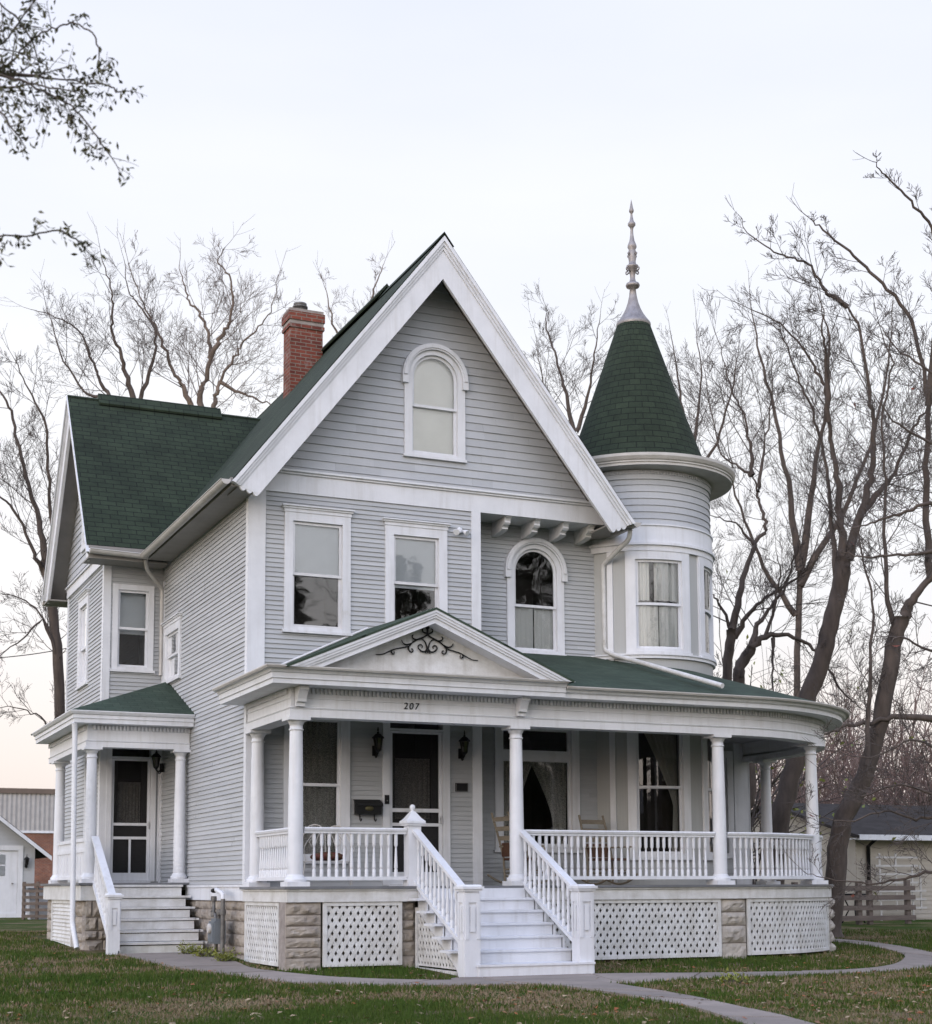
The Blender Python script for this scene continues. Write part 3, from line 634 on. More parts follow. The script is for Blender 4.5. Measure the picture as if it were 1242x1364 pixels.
# baluster and column prototypes (meshes shared by every copy)
_b=MB(); _b.lathe([(.027,0),(.027,.105),(.018,.118),(.027,.132),(.027,.155),(.022,.25),(.015,.43),(.013,.455),(.023,.475),(.027,.49),(.027,.66)],(0,0,0),8)
_proto=_b.build('baluster',W); BALME=_proto.data; bpy.data.objects.remove(_proto)
def baluster(parent,x,y,z,h=.66):
    o=bpy.data.objects.new('baluster',BALME); COL.objects.link(o); o.parent=parent; o.location=(x,y,z); o.scale=(1,1,h/.66); o.rotation_euler=(0,0,random.uniform(0,.7)); return o
def railing(path,zb=1.285,zt=2.02,step=.106,inset=.15):
    mb=MB(); sweep(mb,path,rect(-.045,.045,zb,zb+.05)); sweep(mb,path,[(-.05,zt-.05),(.05,zt-.05),(.06,zt-.02),(.045,zt),(-.045,zt),(-.06,zt-.02)]); sweep(mb,path,rect(-.035,.035,zt-.085,zt-.05))
    o=mb.build('railing',W,house); tot=sum((Vector(b)-Vector(a)).length for a,b in zip(path,path[1:])); k=max(1,int((tot-2*inset)/step)); st=(tot-2*inset)/k
    for i,(p,t) in enumerate(walk(path,st,inset)):
        if i<=k: baluster(o,p.x,p.y,zb+.05,zt-.085-zb-.05)
    return o
def make_column(x,y,z0,z1,r=.108,src=None):
    h=z1-z0; m=MB()
    m.lathe([(r*1.0,.16),(r*1.0,.30),(r*.99,.6),(r*.965,1.0),(r*.92,1.5),(r*.84,h-.19),(r*.83,h-.18)],(x,y,z0),24); o=m.build('porch_column',W,house)
    m=MB(); q=r*1.5; m.box(x-q,x+q,y-q,y+q,z0,z0+.065); m.lathe([(r*1.38,.065),(r*1.44,.085),(r*1.38,.115),(r*1.2,.122),(r*1.16,.14),(r*1.02,.162)],(x,y,z0),24); m.build('column_base',W,o)
    m=MB(); m.lathe([(r*.83,h-.185),(r*.97,h-.178),(r*.97,h-.162),(r*.84,h-.155),(r*.84,h-.10),(r*.95,h-.095),(r*1.02,h-.07),(r*1.22,h-.045)],(x,y,z0),24); q=r*1.48; m.box(x-q,x+q,y-q,y+q,z1-.045,z1-.002); m.build('column_capital',W,o)
    return o
from mathutils import noise as mn
def rocks(F,u0,u1,z0,z1,rows,m=STONE,bw=None,d=.0,amp=.05,seg=None,name='stone_pier',jit=.32):
    mb=MB(); mo=MB(); mo.fbox(F,u0+.012,u1-.012,-.2,d-.005,z0,z1,seg); z=z0
    hs=[random.uniform(1-jit,1+jit) for _ in range(rows)]; sm=sum(hs)
    for hh in hs:
        h=(z1-z0)*hh/sm; us=[u0]
        if bw:
            u=u0+bw*random.uniform(.35,1)
            while u<u1-bw*.3: us.append(u); u+=bw*random.uniform(.75,1.3)
        us.append(u1)
        for a,b in zip(us,us[1:]):
            nu,nz=10,6; rowsv=[]; off=Vector((random.random()*50,0,0)); g=.008; bul=random.uniform(.5,1.1)
            for j in range(nz+1):
                row=[]
                for i in range(nu+1):
                    s,t=i/nu,j/nz; e=min(1,min(s,1-s)*5)*min(1,min(t,1-t)*4)
                    uu=a+g+(b-a-2*g)*s; zz=z+g+(h-2*g)*t; p=F(uu,0,zz)
                    nn=mn.noise(Vector(p)*9+off)*.5+mn.noise(Vector(p)*22+off)*.3
                    row.append(F(uu,d+amp*(.15+e*(.55*bul+nn)),zz))
                rowsv.append(row)
            mb.grid(rowsv,False)
            for k in (0,-1):
                r_=rowsv[k]; mb.face(list(r_)+[F(b-g,d-.03,z+g if k==0 else z+h-g),F(a+g,d-.03,z+g if k==0 else z+h-g)])
            for k in (0,-1):
                c_=[r_[k] for r_ in rowsv]; uu=a+g if k==0 else b-g; mb.face(list(c_)+[F(uu,d-.03,z+h-g),F(uu,d-.03,z+g)])
        z+=h
    o=mb.build(name,m,house); mo.build('mortar',MORT,o); return o
def clip(poly,f):
    out=[]
    for i,p in enumerate(poly):
        q=poly[(i+1)%len(poly)]; a,b=f(*p),f(*q)
        if a>=0: out.append(p)
        if (a>=0)!=(b>=0): t=a/(a-b); out.append((p[0]+(q[0]-p[0])*t,p[1]+(q[1]-p[1])*t))
    return out
def lattice(F,u0,u1,z0,z1,d=0,dx=.108,dz=.182,w=.60,frame=.055,k=1,seg=None,extra=None,bands=1,name='lattice_panel',top=True):
    """crossed white strips in a frame; F takes metres*k"""
    G=lambda u,dd,z:F(u*k,dd,z); mb=MB(); a0,a1,b0,b1=u0+frame*.6,u1-frame*.6,z0+frame*.6,z1-frame*.6
    for fam in (1,-1):
        n0=-int((z1-z0)/dz)-3; n1=int((u1-u0)/dx)+int((z1-z0)/dz)+3
        for n in range(n0,n1):
            for j in range(bands):
                za,zb=b0+(b1-b0)*j/bands,b0+(b1-b0)*(j+1)/bands
                U=lambda z,o:u0+dx*(n+o+fam*(z-z0)/dz)
                poly=[(U(za,0),za),(U(za,w),za),(U(zb,w),zb),(U(zb,0),zb)]
                for f in [lambda u,z:u-a0,lambda u,z:a1-u]+(extra or []):
                    poly=clip(poly,f)
                    if len(poly)<3: break
                if len(poly)<3: continue
                dd=d+(.007 if fam>0 else 0); mb.prism(poly,lambda u,z,t,dd=dd:G(u,dd+t,z),-.006,-.0003)
    if extra is None:
        s=seg/k if seg else None
        for a,b,c,e in ((u0,u0+frame,z0,z1),(u1-frame,u1,z0,z1),(u0+frame,u1-frame,z0,z0+frame*.9),(u0+frame,u1-frame,z1-frame*.9,z1)): mb.fbox(G,a,b,d-.012,d+.022,c,e,s)
    return mb.build(name,WD,house)

# ================================================================== front porch
FZ=1.20; ET=3.54
RCX,RCY,RR=7.3,1.2,3.3
ringp=arc(RCX,RCY,RR,-90,0,24)
PM=[(.10,-.06),(.10,-2.1)]+ringp+[(10.6,2.25)]
def F_ring(a,d,z): return (RCX+(RR+d)*cos(R(a)),RCY+(RR+d)*sin(R(a)),z)
KR=180/(pi*(RR+.1))
F_pf=lambda u,d,z:(u,-2.1-d,z)
F_pl=lambda u,d,z:(.10-d,u,z)
def sheet(poly,z,name,m,t=.03):
    mb=MB(); mb.prism(poly,lambda a,c,q:(a,c,q),z-t,z); return mb.build(name,m,house)
inner=[(8.6,2.25),(8.6,1.2),(6.6,.55),(3.95,.55),(3.95,-.06)]
sheet([tuple(p) for p in offset(PM,.215)]+inner,FZ,'porch_floor',DECK,.035)
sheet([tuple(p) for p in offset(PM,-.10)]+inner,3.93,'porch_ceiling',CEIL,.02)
sk=MB(); sweep(sk,PM,rect(.10,.165,.985,1.14)); sweep(sk,PM,rect(.10,.19,1.14,1.162)); sk.build('skirt_board',WD,house)
ent=MB(); sweep(ent,PM,rect(-.12,.115,ET+.12,3.95)); sweep(ent,PM,rect(-.14,.135,ET,ET+.105)); sweep(ent,PM,[(-.12,ET+.105),(.135,ET+.105),(.15,ET+.125),(.115,ET+.14),(-.12,ET+.14)]); sweep(ent,PM,rect(.115,.13,3.80,3.815))
ent=ent.build('entablature',W,house)
dentils(PM,.115,.15,3.87,3.945,.060,ent)
def cornice(path,o,zt,nm='cornice'):
    mb=MB(); sweep(mb,path,[(.10,3.95),(.44+o,3.95),(.44+o,4.015),(.46+o,4.02),(.46+o,zt-.075),(.48+o,zt-.07),(.50+o,zt-.03),(.53+o,zt-.022),(.53+o,zt),(.10,zt)]); return mb.build(nm,W,house)
cornice([(.10,.14),(.10,-2.1),(4.08,-2.1)],.05,4.17); PR=[(4.08,-2.1)]+ringp+[(10.6,4.6)]; cornice(PR,0,4.10)
lg=MB(); sweep(lg,PR,[(.49,4.075),(.555,4.075),(.57,4.10),(.57,4.115),(.49,4.115)]); sweep(lg,[(.10,.14),(.10,-2.1),(4.08,-2.1)],[(.56,4.145),(.605,4.145),(.62,4.17),(.62,4.185),(.56,4.185)]); lg.build('gutter',GUT,house)
# roofs of the porch
def pz(y): return 4.115+.314*(y+2.62)
r=MB(); r.slab([(1.95,-2.575,pz(-2.575)),(RCX,-2.575,pz(-2.575)),(RCX,.62,pz(.62)),(1.93,.62,pz(.62))],.05)
rows=[]
for i in range(31):
    a=-90+3*i; row=[]
    for j in range(9):
        rad=3.775*(1-j/8)+.45*(j/8); row.append((RCX+rad*cos(R(a)),RCY+rad*sin(R(a)),4.115+.314*(3.82-rad)))
    rows.append(row)
r.grid(rows,True,uv=lambda i,j:(i*.18,j*.43)); 
r.slab([(RCX+3.775,RCY,4.129),(RCX+3.775,4.6,4.129),(RCX+.45,4.6,4.115+.314*3.37),(RCX+.45,RCY,4.115+.314*3.37)],.05)
proof=r.build('porch_roof',ROOF2,house)
# pediment over the steps
PX0,PZ0,PS=1.95,5.12,.428
r=MB(); hw2=2.20
for s in (-1,1): r.slab([(PX0,-2.76,PZ0),(PX0,.12,PZ0+.13),(PX0+s*hw2,.12,PZ0-PS*hw2+.03),(PX0+s*hw2,-2.76,PZ0-PS*hw2)],.03)
ped=r.build('pediment_roof',ROOF2,house)
p=MB()
for s in (-1,1):
    def rk(o0,o1,y0,y1,s=s,e=2.225):
        p.prism(clip([(0,PZ0-.035-o0),(s*e,PZ0-.035-o0-PS*e),(s*e,PZ0-.035-o1-PS*e),(0,PZ0-.035-o1)],lambda a,c:c-4.165),lambda a,c,t:(PX0+a,t,c),y0,y1)
    rk(-.03,.035,-2.752,-2.35); rk(.035,.075,-2.738,-2.35); rk(.075,.11,-2.722,-2.35); rk(.11,.185,-2.70,-2.35)
p.build('raking_cornice',W,ped)
p=MB(); p.prism([(-2.2,4.172),(2.2,4.172),(0,4.172+PS*2.2)],lambda a,c,t:(PX0+a,t,c),-2.40,-2.36); p.box(-.2,4.06,-2.655,-2.36,4.172,4.19); p.build('tympanum',WD,ped)
fl_=MB(); fl_.tube([(-.20,-.03,4.245),(1.93,-.03,5.25)],.018,6); fl_.build('flashing',W,ped)
# black iron scrollwork
sw=MB()
def sp(pts):
    c=[]; 
    for i in range(len(pts)-1):
        p0,p1,p2,p3=[Vector(pts[max(0,min(len(pts)-1,i+k))]) for k in (-1,0,1,2)]
        for k in range(5):
            t=k/5; c.append(.5*((2*p1)+(-p0+p2)*t+(2*p0-5*p1+4*p2-p3)*t*t+(-p0+3*p1-3*p2+p3)*t**3))
    c.append(Vector(pts[-1])); return c
def iron(pts,r0=.013,r1=.007):
    for s in (-1,1):
        q=[(PX0+s*(x-293)*.00243,-2.425,4.80-(y-345)*.00243) for x,y in pts]; q=sp([Vector(a) for a in q]); sw.tube(q,[r0+(r1-r0)*i/(len(q)-1) for i in range(len(q))],6,True)
iron([(293,352),(310,366),(340,380),(370,394),(395,412),(412,430),(450,440),(500,452),(540,470),(578,487),(618,490)]); iron([(338,380),(362,388),(384,382),(390,366),(382,362)]); iron([(395,412),(425,422),(447,414),(458,398)])
iron([(414,432),(412,452),(400,464),(386,458),(388,446),(398,446)]); iron([(516,458),(522,470),(513,482),(502,475),(506,467)]); iron([(293,462),(297,435),(306,405),(322,385),(340,380)]); iron([(296,440),(310,455),(330,455),(350,440),(352,424),(338,416),(326,424),(330,436)]); iron([(293,445),(302,452),(308,466)])
iron([(293,352),(294,330),(293,305)],.015,.012); iron([(295,345),(308,345),(322,338),(326,324),(316,318)]); iron([(293,320),(302,312),(303,302)])
sw.build('iron_scrollwork',IRON,ped)
# corner brackets above the columns
for x in (.10,3.5):
    b=MB(); b.prism([(.14,3.945),(.36,3.945),(.36,3.90),(.33,3.88),(.30,3.84),(.26,3.78),(.25,3.74),(.20,3.735),(.20,3.68),(.14,3.68)],lambda d,z,t,x=x:(x+t,-2.1-d,z),-.065,.065); b.build('entablature_bracket',W,house)
# house number
cu=bpy.data.curves.new('house_number','FONT'); cu.body='207'; cu.size=.135; cu.extrude=.006; cu.shear=.15; cu.space_character=1.25; cu.align_x='CENTER'
nb=bpy.data.objects.new('house_number',cu); COL.objects.link(nb); nb.parent=house; nb.location=(1.775,-2.226,3.715); nb.rotation_euler=(pi/2,0,0); cu.materials.append(IRON)
bpy.context.view_layer.update(); _m=bpy.data.meshes.new_from_object(nb.evaluated_get(bpy.context.evaluated_depsgraph_get())); _n=bpy.data.objects.new('number_plate',_m); _n.name='digits'; COL.objects.link(_n); _n.parent=house; _n.location=nb.location; _n.rotation_euler=nb.rotation_euler; bpy.data.objects.remove(nb); _n.name='house_number'
# columns
ring_pt=lambda a,r=RR:(RCX+r*cos(R(a)),RCY+r*sin(R(a)))
for x,y in ((.10,-2.1),(3.5,-2.1),(7.03,-2.1),(.11,-.19),ring_pt(-52),ring_pt(8)): make_column(x,y,FZ,ET)
# railings
railing([(.10,-.30),(.10,-1.98)]); railing([(.22,-2.1),(1.74,-2.1)]); railing([(3.62,-2.1),(6.91,-2.1)])
railing([(7.15,-2.1)]+arc(RCX,RCY,RR,-90,-54.5,10)); railing(arc(RCX,RCY,RR,-49.5,5.5,16))
# newel posts
def newel(x,y,z0,z1,w=.12,fin=False):
    m=MB(); m.box(x-w-.008,x+w+.008,y-w-.008,y+w+.008,z0,z0+.42*(z1-z0) if not fin else z0+.1); m.box(x-w,x+w,y-w,y+w,z0,z1-.06)
    if not fin:
        h=z1-z0; f=.018
        for (ax,sg) in ((0,-1),(0,1),(1,-1),(1,1)):
            for a,b,c,d in ((-w,-w*.55,.42*h,h-.1),(w*.55,w,.42*h,h-.1),(-w*.55,w*.55,h-.22,h-.1),(-w*.3,w*.3,.5*h,h-.27)):
                if ax==0: m.box(x+(w if sg>0 else -w-f),x+(w+f if sg>0 else -w),y+a,y+b,z0+c,z0+d)
                else: m.box(x+a,x+b,y+(w if sg>0 else -w-f),y+(w+f if sg>0 else -w),z0+c,z0+d)
    o=m.build('newel_post',W,house); c=MB(); q=w+.05
    c.box(x-q+.02,x+q-.02,y-q+.02,y+q-.02,z1-.075,z1-.045); c.box(x-q,x+q,y-q,y+q,z1-.045,z1-.01)
    def pyr(a,b,za,zb):
        A=[(x-a,y-a,za),(x+a,y-a,za),(x+a,y+a,za),(x-a,y+a,za)]; B=[(x-b,y-b,zb),(x+b,y-b,zb),(x+b,y+b,zb),(x-b,y+b,zb)]
        for i in range(4): j=(i+1)%4; c.face([A[i],A[j],B[j],B[i]])
        c.face(B)
    if fin:
        pyr(q,.10,z1-.01,z1+.03); pyr(.10,.03,z1+.03,z1+.13); c.lathe([(.028,.13),(.02,.145),(.034,.165),(.042,.19),(.034,.215),(.012,.23)],(x,y,z1),14)
    else: pyr(q-.02,q-.04,z1-.01,z1+.012)
    c.build('newel_cap',W,o); return o
newel(1.845,-2.1,FZ,2.13,.095,True)
SX0,SX1=1.86,3.545
for x in (SX0,SX1): newel(x,-4.02,0,1.20,.103)
# front steps
st=MB(); ty=[-2.40-.275*i for i in range(7)]
for i in range(1,7):
    z=FZ-.171*i; yf=-2.32-.277*i; last=i==6
    st.box(SX0+(.0 if not last else .06),SX1-(.0 if not last else .06),yf-.03,yf+.29,z-.032,z); st.box(SX0+.02,SX1-.02,yf,yf+.02,z-.171,z-.032)
    if not last: st.box(SX0-.16,SX0,yf-.03,yf+.29,z-.032,z)
st.box(SX0+.02,SX1-.02,-2.32,-2.30,FZ-.171,FZ-.036); st.box(SX0+.07,SX1+.07,-4.175,-3.95,0,.150); st.box(SX0+.05,SX1+.09,-4.195,-3.95,.150,.178)
stairs=st.build('front_steps',W,house)
for x in (SX0,SX1+.0):
    sg=MB()
    pts=[(-2.27,1.165),(-2.27,.80),(-3.70,0.02),(-4.0,.02),(-4.0,.16)]
    prof_=[(-2.27,FZ-.04)]
    for i in range(1,7):
        z=FZ-.171*i; yf=-2.32-.277*i; prof_+= [(yf+.277,z-.034),(yf,z-.034)]
    prof_+=[(-4.0,.02),(-3.72,.02),(-2.27,.84)]
    sg.prism(prof_,lambda y,z,t,x=x:(x+t,y,z),0,.035); sg.build('stringer',W,stairs)
F_sl=lambda u,d,z:(SX0-d,u,z)
lt=lattice(F_sl,-3.66,-2.28,.06,.84,d=.01,extra=[lambda u,z:z-.05,lambda u,z:(.86-(-2.27-u)*.565)-z])
lf=MB(); lf.fbox(F_sl,-3.66,-2.24,.0,.035,.02,.07); lf.fbox(F_sl,-2.30,-2.24,0,.034,.07,.9); lf.build('lattice_frame',WD,lt)
def slope_rail(x,y0,z0,y1,z1,name='handrail'):
    m=MB(); 
    def bar(w,o0,o1): m.prism([(y0,z0+o0),(y1,z1+o0),(y1,z1+o1),(y0,z0+o1)],lambda y,z,t:(x+t,y,z),-w,w)
    bar(.055,-.045,0); bar(.035,-.075,-.045); bar(.04,-.78,-.72)
    return m.build(name,W,house)
for x in (SX0-.0,SX1):
    y0,z0,y1,z1=-2.16,2.02,-3.92,1.14; o=slope_rail(x,y0,z0,y1,z1)
    for k in range(11):
        t=(k+.9)/12; baluster(o,x,y0+(y1-y0)*t,z0+(z1-z0)*t-.74,.68)
# stone piers and lattice under the porch
rocks(F_pf,-.075,.44,.02,.985,6,d=.11,amp=.075); rocks(F_pl,-2.20,-1.83,.02,.985,6,d=.11,amp=.05)
rocks(F_pf,1.64,1.86,.02,.985,6,d=.06,amp=.05); rocks(F_pf,6.94,7.41,.0,.985,4,STONEP,d=.10,amp=.06)
rocks(F_ring,-45,-36,.0,.985,5,STONEP,d=.13,amp=.09,seg=4); rocks(F_ring,-1,7,0,.985,5,STONEP,d=.08,amp=.06,seg=4)
lattice(F_pf,.46,1.63,.10,.98,d=.12); lattice(F_pf,3.72,6.93,.10,.98,d=.12,dx=.112)
lattice(F_pl,-1.80,-.10,.10,.98,d=.12); lattice(F_ring,-88*1/KR,-45.3/KR,.11,.98,d=.12,k=KR,seg=4,bands=5)
lattice(F_ring,-35/KR,-2/KR,.11,.98,d=.12,k=KR,seg=4,bands=5)
# foundation and water table of the main block
rocks(F_left,-.02,5.7,.0,.99,6,STONE,bw=.42,d=-.02,amp=.05,name='stone_foundation',jit=.25)
wt=MB(); wt.fbox(F_left,-.06,3.62,-.01,.03,.99,1.20); wt.fbox(F_left,-.06,3.62,-.01,.05,1.20,1.235); wt.build('water_table',W,house)
uf=MB(); uf.box(3.85,10.4,.62,.70,0,1.18); uf.box(.1,3.95,.05,.09,0,1.16); uf.build('stone_foundation',STONE,house)
# tower downspout laid down the porch roof
def pipe(pts,r,name,m=GUT,parent=house,n=8):
    b=MB(); q=[]
    for i,p in enumerate(pts):
        p=Vector(p)
        if 0<i<len(pts)-1:
            a=(Vector(pts[i-1])-p); c=(Vector(pts[i+1])-p); la=min(.07,a.length*.4); lc=min(.07,c.length*.4); A=p+a.normalized()*la; C=p+c.normalized()*lc
            q+= [A,(A+2*p+C)/4,C]
        else: q.append(p)
    b.tube(q,r,n,True); return b.build(name,m,parent)
pipe([(6.50,-.42,7.16),(6.52,-.35,7.02),(6.44,.42,6.72),(6.46,.44,5.22),(6.50,.22,5.12),(6.88,-2.50,4.27)],.042,'downspout',WD)
pipe([(-.50,5.1,7.18),(-.42,5.3,7.02),(-.06,5.62,6.75),(-.055,5.64,5.12)],.038,'downspout')

# ================================================================== side porch
SP=[(-1.66,7.4),(-1.66,3.61),(-.02,3.61)]; SFZ=1.28
F_sf=lambda u,d,z:(u,3.61-d,z); F_sw=lambda u,d,z:(-1.66-d,u,z)
sheet([(-1.86,7.5),(-1.86,3.41),(0.02,3.41),(.02,5.75),(-1.1,5.75),(-1.1,7.5)],SFZ,'porch_floor',DECK,.035)
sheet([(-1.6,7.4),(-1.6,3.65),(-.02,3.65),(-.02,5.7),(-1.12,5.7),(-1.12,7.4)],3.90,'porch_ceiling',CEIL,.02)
e=MB(); sweep(e,SP,rect(-.11,.10,3.66,3.93)); sweep(e,SP,rect(-.13,.12,3.555,3.64)); sweep(e,SP,[(-.11,3.64),(.12,3.64),(.135,3.655),(.1,3.67),(-.11,3.67)]); e=e.build('entablature',W,house); dentils(SP,.10,.135,3.845,3.92,.062,e)
mb=MB(); sweep(mb,SP,[(.09,3.93),(.37,3.93),(.37,4.0),(.39,4.005),(.39,4.06),(.42,4.075),(.45,4.115),(.45,4.13),(.09,4.13)]); mb.build('cornice',W,house)
r=MB(); S=.40; zc=4.13; cx,cy=-2.10,3.17
pa=(cx,cy,zc); tz=zc+S*(2.10)
r.slab([pa,(0.0,cy,zc),(0.0,cy+2.10,tz)],.03); r.slab([(cx,7.6,zc),pa,(0,cy+2.10,tz),(0,7.6,tz)],.03); r.build('porch_roof',ROOF2,house)
fl_=MB(); fl_.tube([(-1.6,5.715,zc+S*.5+.02),(-.03,5.715,zc+S*2.07+.02)],.015,6); fl_.build('flashing',W,house)
for x,y in ((-1.66,3.61),(-.15,3.61),(-1.66,6.75)): make_column(x,y,SFZ,3.555,.10)
sk=MB(); sweep(sk,[(-1.66,7.4),(-1.66,3.61),(-1.35,3.61)],rect(.1,.16,.99,1.235)); sk.build('skirt_board',WD,house)
# panelled side rail
mb=MB(); mb.fbox(F_sw,3.76,6.62,-.04,.05,1.98,2.04); mb.fbox(F_sw,3.76,6.62,-.02,.03,1.34,1.98); mb.fbox(F_sw,3.76,6.62,-.035,.045,1.80,1.86); mb.fbox(F_sw,3.76,6.62,-.035,.045,1.34,1.40)
for k in range(9): mb.fbox(F_sw,3.95+.32*k,3.97+.32*k,-.03,.042,1.40,1.80)
mb.build('panelled_railing',W,house)
# louvred access panel, rubble corner, side steps
mb=MB()
for k in range(11): z=.20+k*.066; mb.face([F_sw(4.55,.12,z),F_sw(6.5,.12,z),F_sw(6.5,.095,z+.066),F_sw(4.55,.095,z+.066)]); mb.face([F_sw(4.55,.095,z),F_sw(6.5,.095,z),F_sw(6.5,.12,z),F_sw(4.55,.12,z)])
mb.fbox(F_sw,4.47,4.55,.08,.135,.14,.99); mb.fbox(F_sw,6.5,6.58,.08,.135,.14,.99); mb.fbox(F_sw,4.55,6.5,.08,.13,.93,.99); mb.fbox(F_sw,4.55,6.5,.08,.13,.14,.20); mb.build('louvred_panel',WD,house)
rocks(F_sw,3.50,4.46,.05,.985,4,STONE,bw=.35,d=.04,amp=.09,name='stone_foundation'); rocks(F_sf,-1.74,-1.30,.05,.985,4,STONE,bw=.3,d=.13,amp=.10,name='stone_foundation'); rocks(F_sw,6.58,7.45,.05,.985,5,STONE,d=.06,amp=.06)
st=MB(); n=6
for i in range(0,n):
    z=1.245-.182*i; yf=3.40-.28*i
    st.box(-1.50,-.13+.005*i,yf-.03,yf+.29,z-.035,z); st.box(-1.48,-.15+.005*i,yf,yf+.02,z-.182+.002*i,z-.047-.003*(i%3))
    if i: st.box(-.13,-.06,yf-.03,yf+.29,z-.035,z)
sst=st.build('side_steps',WD,house)
sg=MB(); sg.prism([(3.45,1.20),(3.45,.9),(1.98,.12),(1.75,.12),(1.75,.22)],lambda y,z,t:(-1.535+t,y,z),0,.035); sg.build('stringer',WD,sst)
newel(-1.60,1.84,.14,1.10,.082)
m=MB()
y0,z0,y1,z1=3.50,2.06,1.93,1.08
def bar(w,o0,o1): m.prism([(y0,z0+o0),(y1,z1+o0),(y1,z1+o1),(y0,z0+o1)],lambda y,z,t:(-1.60+t,y,z),-w,w)
bar(.06,-.05,0); bar(.035,-.09,-.05); bar(.04,-.80,-.73); hr_=m.build('handrail',W,house)
for k in range(11): t=(k+.8)/12; baluster(hr_,-1.60,y0+(y1-y0)*t,z0+(z1-z0)*t-.74,.66)
pipe([(-2.02,3.28,3.93),(-2.0,3.33,3.80),(-1.97,3.33,.62),(-1.93,3.10,.22)],.045,'downspout',W)

# ================================================================== things on the porch and on the walls
def lantern(name,label,loc,rz=0,group='black wall lanterns'):
    t=thing(name,label,'wall lantern',loc,rz,group)
    b=MB(); b.box(-.045,.045,-.02,0,-.10,.06); b.tube([(0,-.02,-.05),(0,-.09,-.10),(0,-.145,-.06),(0,-.145,-.02)],.014,6,True); b.tube([(0,-.02,-.09),(0,-.05,-.13),(0,-.09,-.12),(0,-.08,-.09)],.010,6,True); b.build('bracket',IRON,t)
    m=MB(); Mv=Matrix.Translation((0,-.145,0)); m.M=Mv
    for k in range(6):
        a=pi/3*k; m.tube([(.045*cos(a),.045*sin(a),-.02),(.075*cos(a),.075*sin(a),.17)],.007,4)
    m.lathe([(.02,-.05),(.04,-.03),(.05,-.02),(.05,-.005)],(0,0,0),6,False); m.lathe([(.10,.165),(.095,.18),(.04,.235),(.02,.24),(.02,.26),(.008,.27),(.014,.30),(.004,.345)],(0,0,0),12,False); m.build('lantern_cage',IRON,t)
    g=MB(); g.M=Mv; g.lathe([(.042,-.01),(.07,.165)],(0,0,0),6,False); g.build('lantern_glass',glassmat('lantern_glass_'+str(int(loc[0]*100)),(.10,.10,.095),.02,0),t)
    return t
lantern('wall_lantern','black wall lantern between the mailbox and the left casing of the front door',(2.055,-.018,3.33))
lantern('wall_lantern','black wall lantern right of the front door above the small black plaque',(3.53,-.018,3.33))
lantern('wall_lantern','black wall lantern beside the screen door of the side porch',(-.058,5.40,3.40),-pi/2+.5)
mb_=thing('mailbox','black wall mailbox with hooks below it left of the front door','mailbox',(1.92,-.02,2.42))
m=MB(); m.prism([(0,-.11),(-.13,-.11),(-.13,.05),(-.02,.11),(0,.11)],lambda y,z,t:(t,y,z),-.205,.205); m.build('mailbox_body',IRON,mb_)
m=MB(); m.prism([(-.005,.125),(-.145,.06),(-.15,.02),(-.14,.02),(-.135,.05),(0,.112)],lambda y,z,t:(t,y,z),-.22,.22); m.build('mailbox_lid',IRON,mb_)
m=MB(); m.lathe([(.0,0),(.07,.0),(.065,.006),(.0,.008)],(0,0,0),20); o=m.build('oval_badge',mat('dull_brass',(.10,.09,.045),rough=.5,metal=.6),mb_); o.rotation_euler=(pi/2,0,0); o.location=(0,-.131,-.02); o.scale=(1,.6,1)
for x in (-.12,.12):
    m=MB(); m.tube([(x,-.02,-.11),(x,-.03,-.19),(x,-.07,-.215),(x,-.10,-.20),(x,-.10,-.175)],.009,6,True); m.build('hook',IRON,mb_)
pl=thing('wall_plaque','small black plaque on the siding right of the front door','plaque',(3.535,-.02,2.77))
m=MB(); m.box(-.105,.105,-.022,0,-.07,.07); m.build('plaque_board',IRON,pl); m=MB(); 
for a,b,c,d in ((-.105,.105,.06,.07),(-.105,.105,-.07,-.06),(-.105,-.095,-.06,.06),(.095,.105,-.06,.06)): m.box(a,b,-.03,-.022,c,d)
m.build('plaque_rim',PIPE,pl)
db=thing('doorbell','narrow black doorbell box on the left casing of the front door','doorbell',(2.245,-.045,2.55)); m=MB(); m.box(-.035,.035,-.025,0,-.07,.07); m.box(-.03,.03,-.03,-.025,-.06,.06); m.build('doorbell_case',IRON,db); m=MB(); m.lathe([(.0,0),(.012,0),(.01,.006)],(0,0,0),10); o=m.build('button',PIPE,db); o.rotation_euler=(pi/2,0,0); o.location=(0,-.03,-.02)
fd=thing('security_light','small white security light on the siding right of the second upstairs window','light',(3.52,-.02,6.96)); m=MB(); m.lathe([(.05,0),(.055,.02),(.03,.03)],(0,0,0),14); o=m.build('base',W,fd); o.rotation_euler=(pi/2,0,0)
for s in (-1,1): m=MB(); m.lathe([(.02,0),(.03,.03),(.055,.09),(.05,.095)],(0,0,0),14); o=m.build('lamp_head',W,fd); o.rotation_euler=(pi/2+.5,0,s*.6); o.location=(s*.05,-.04,-.01)
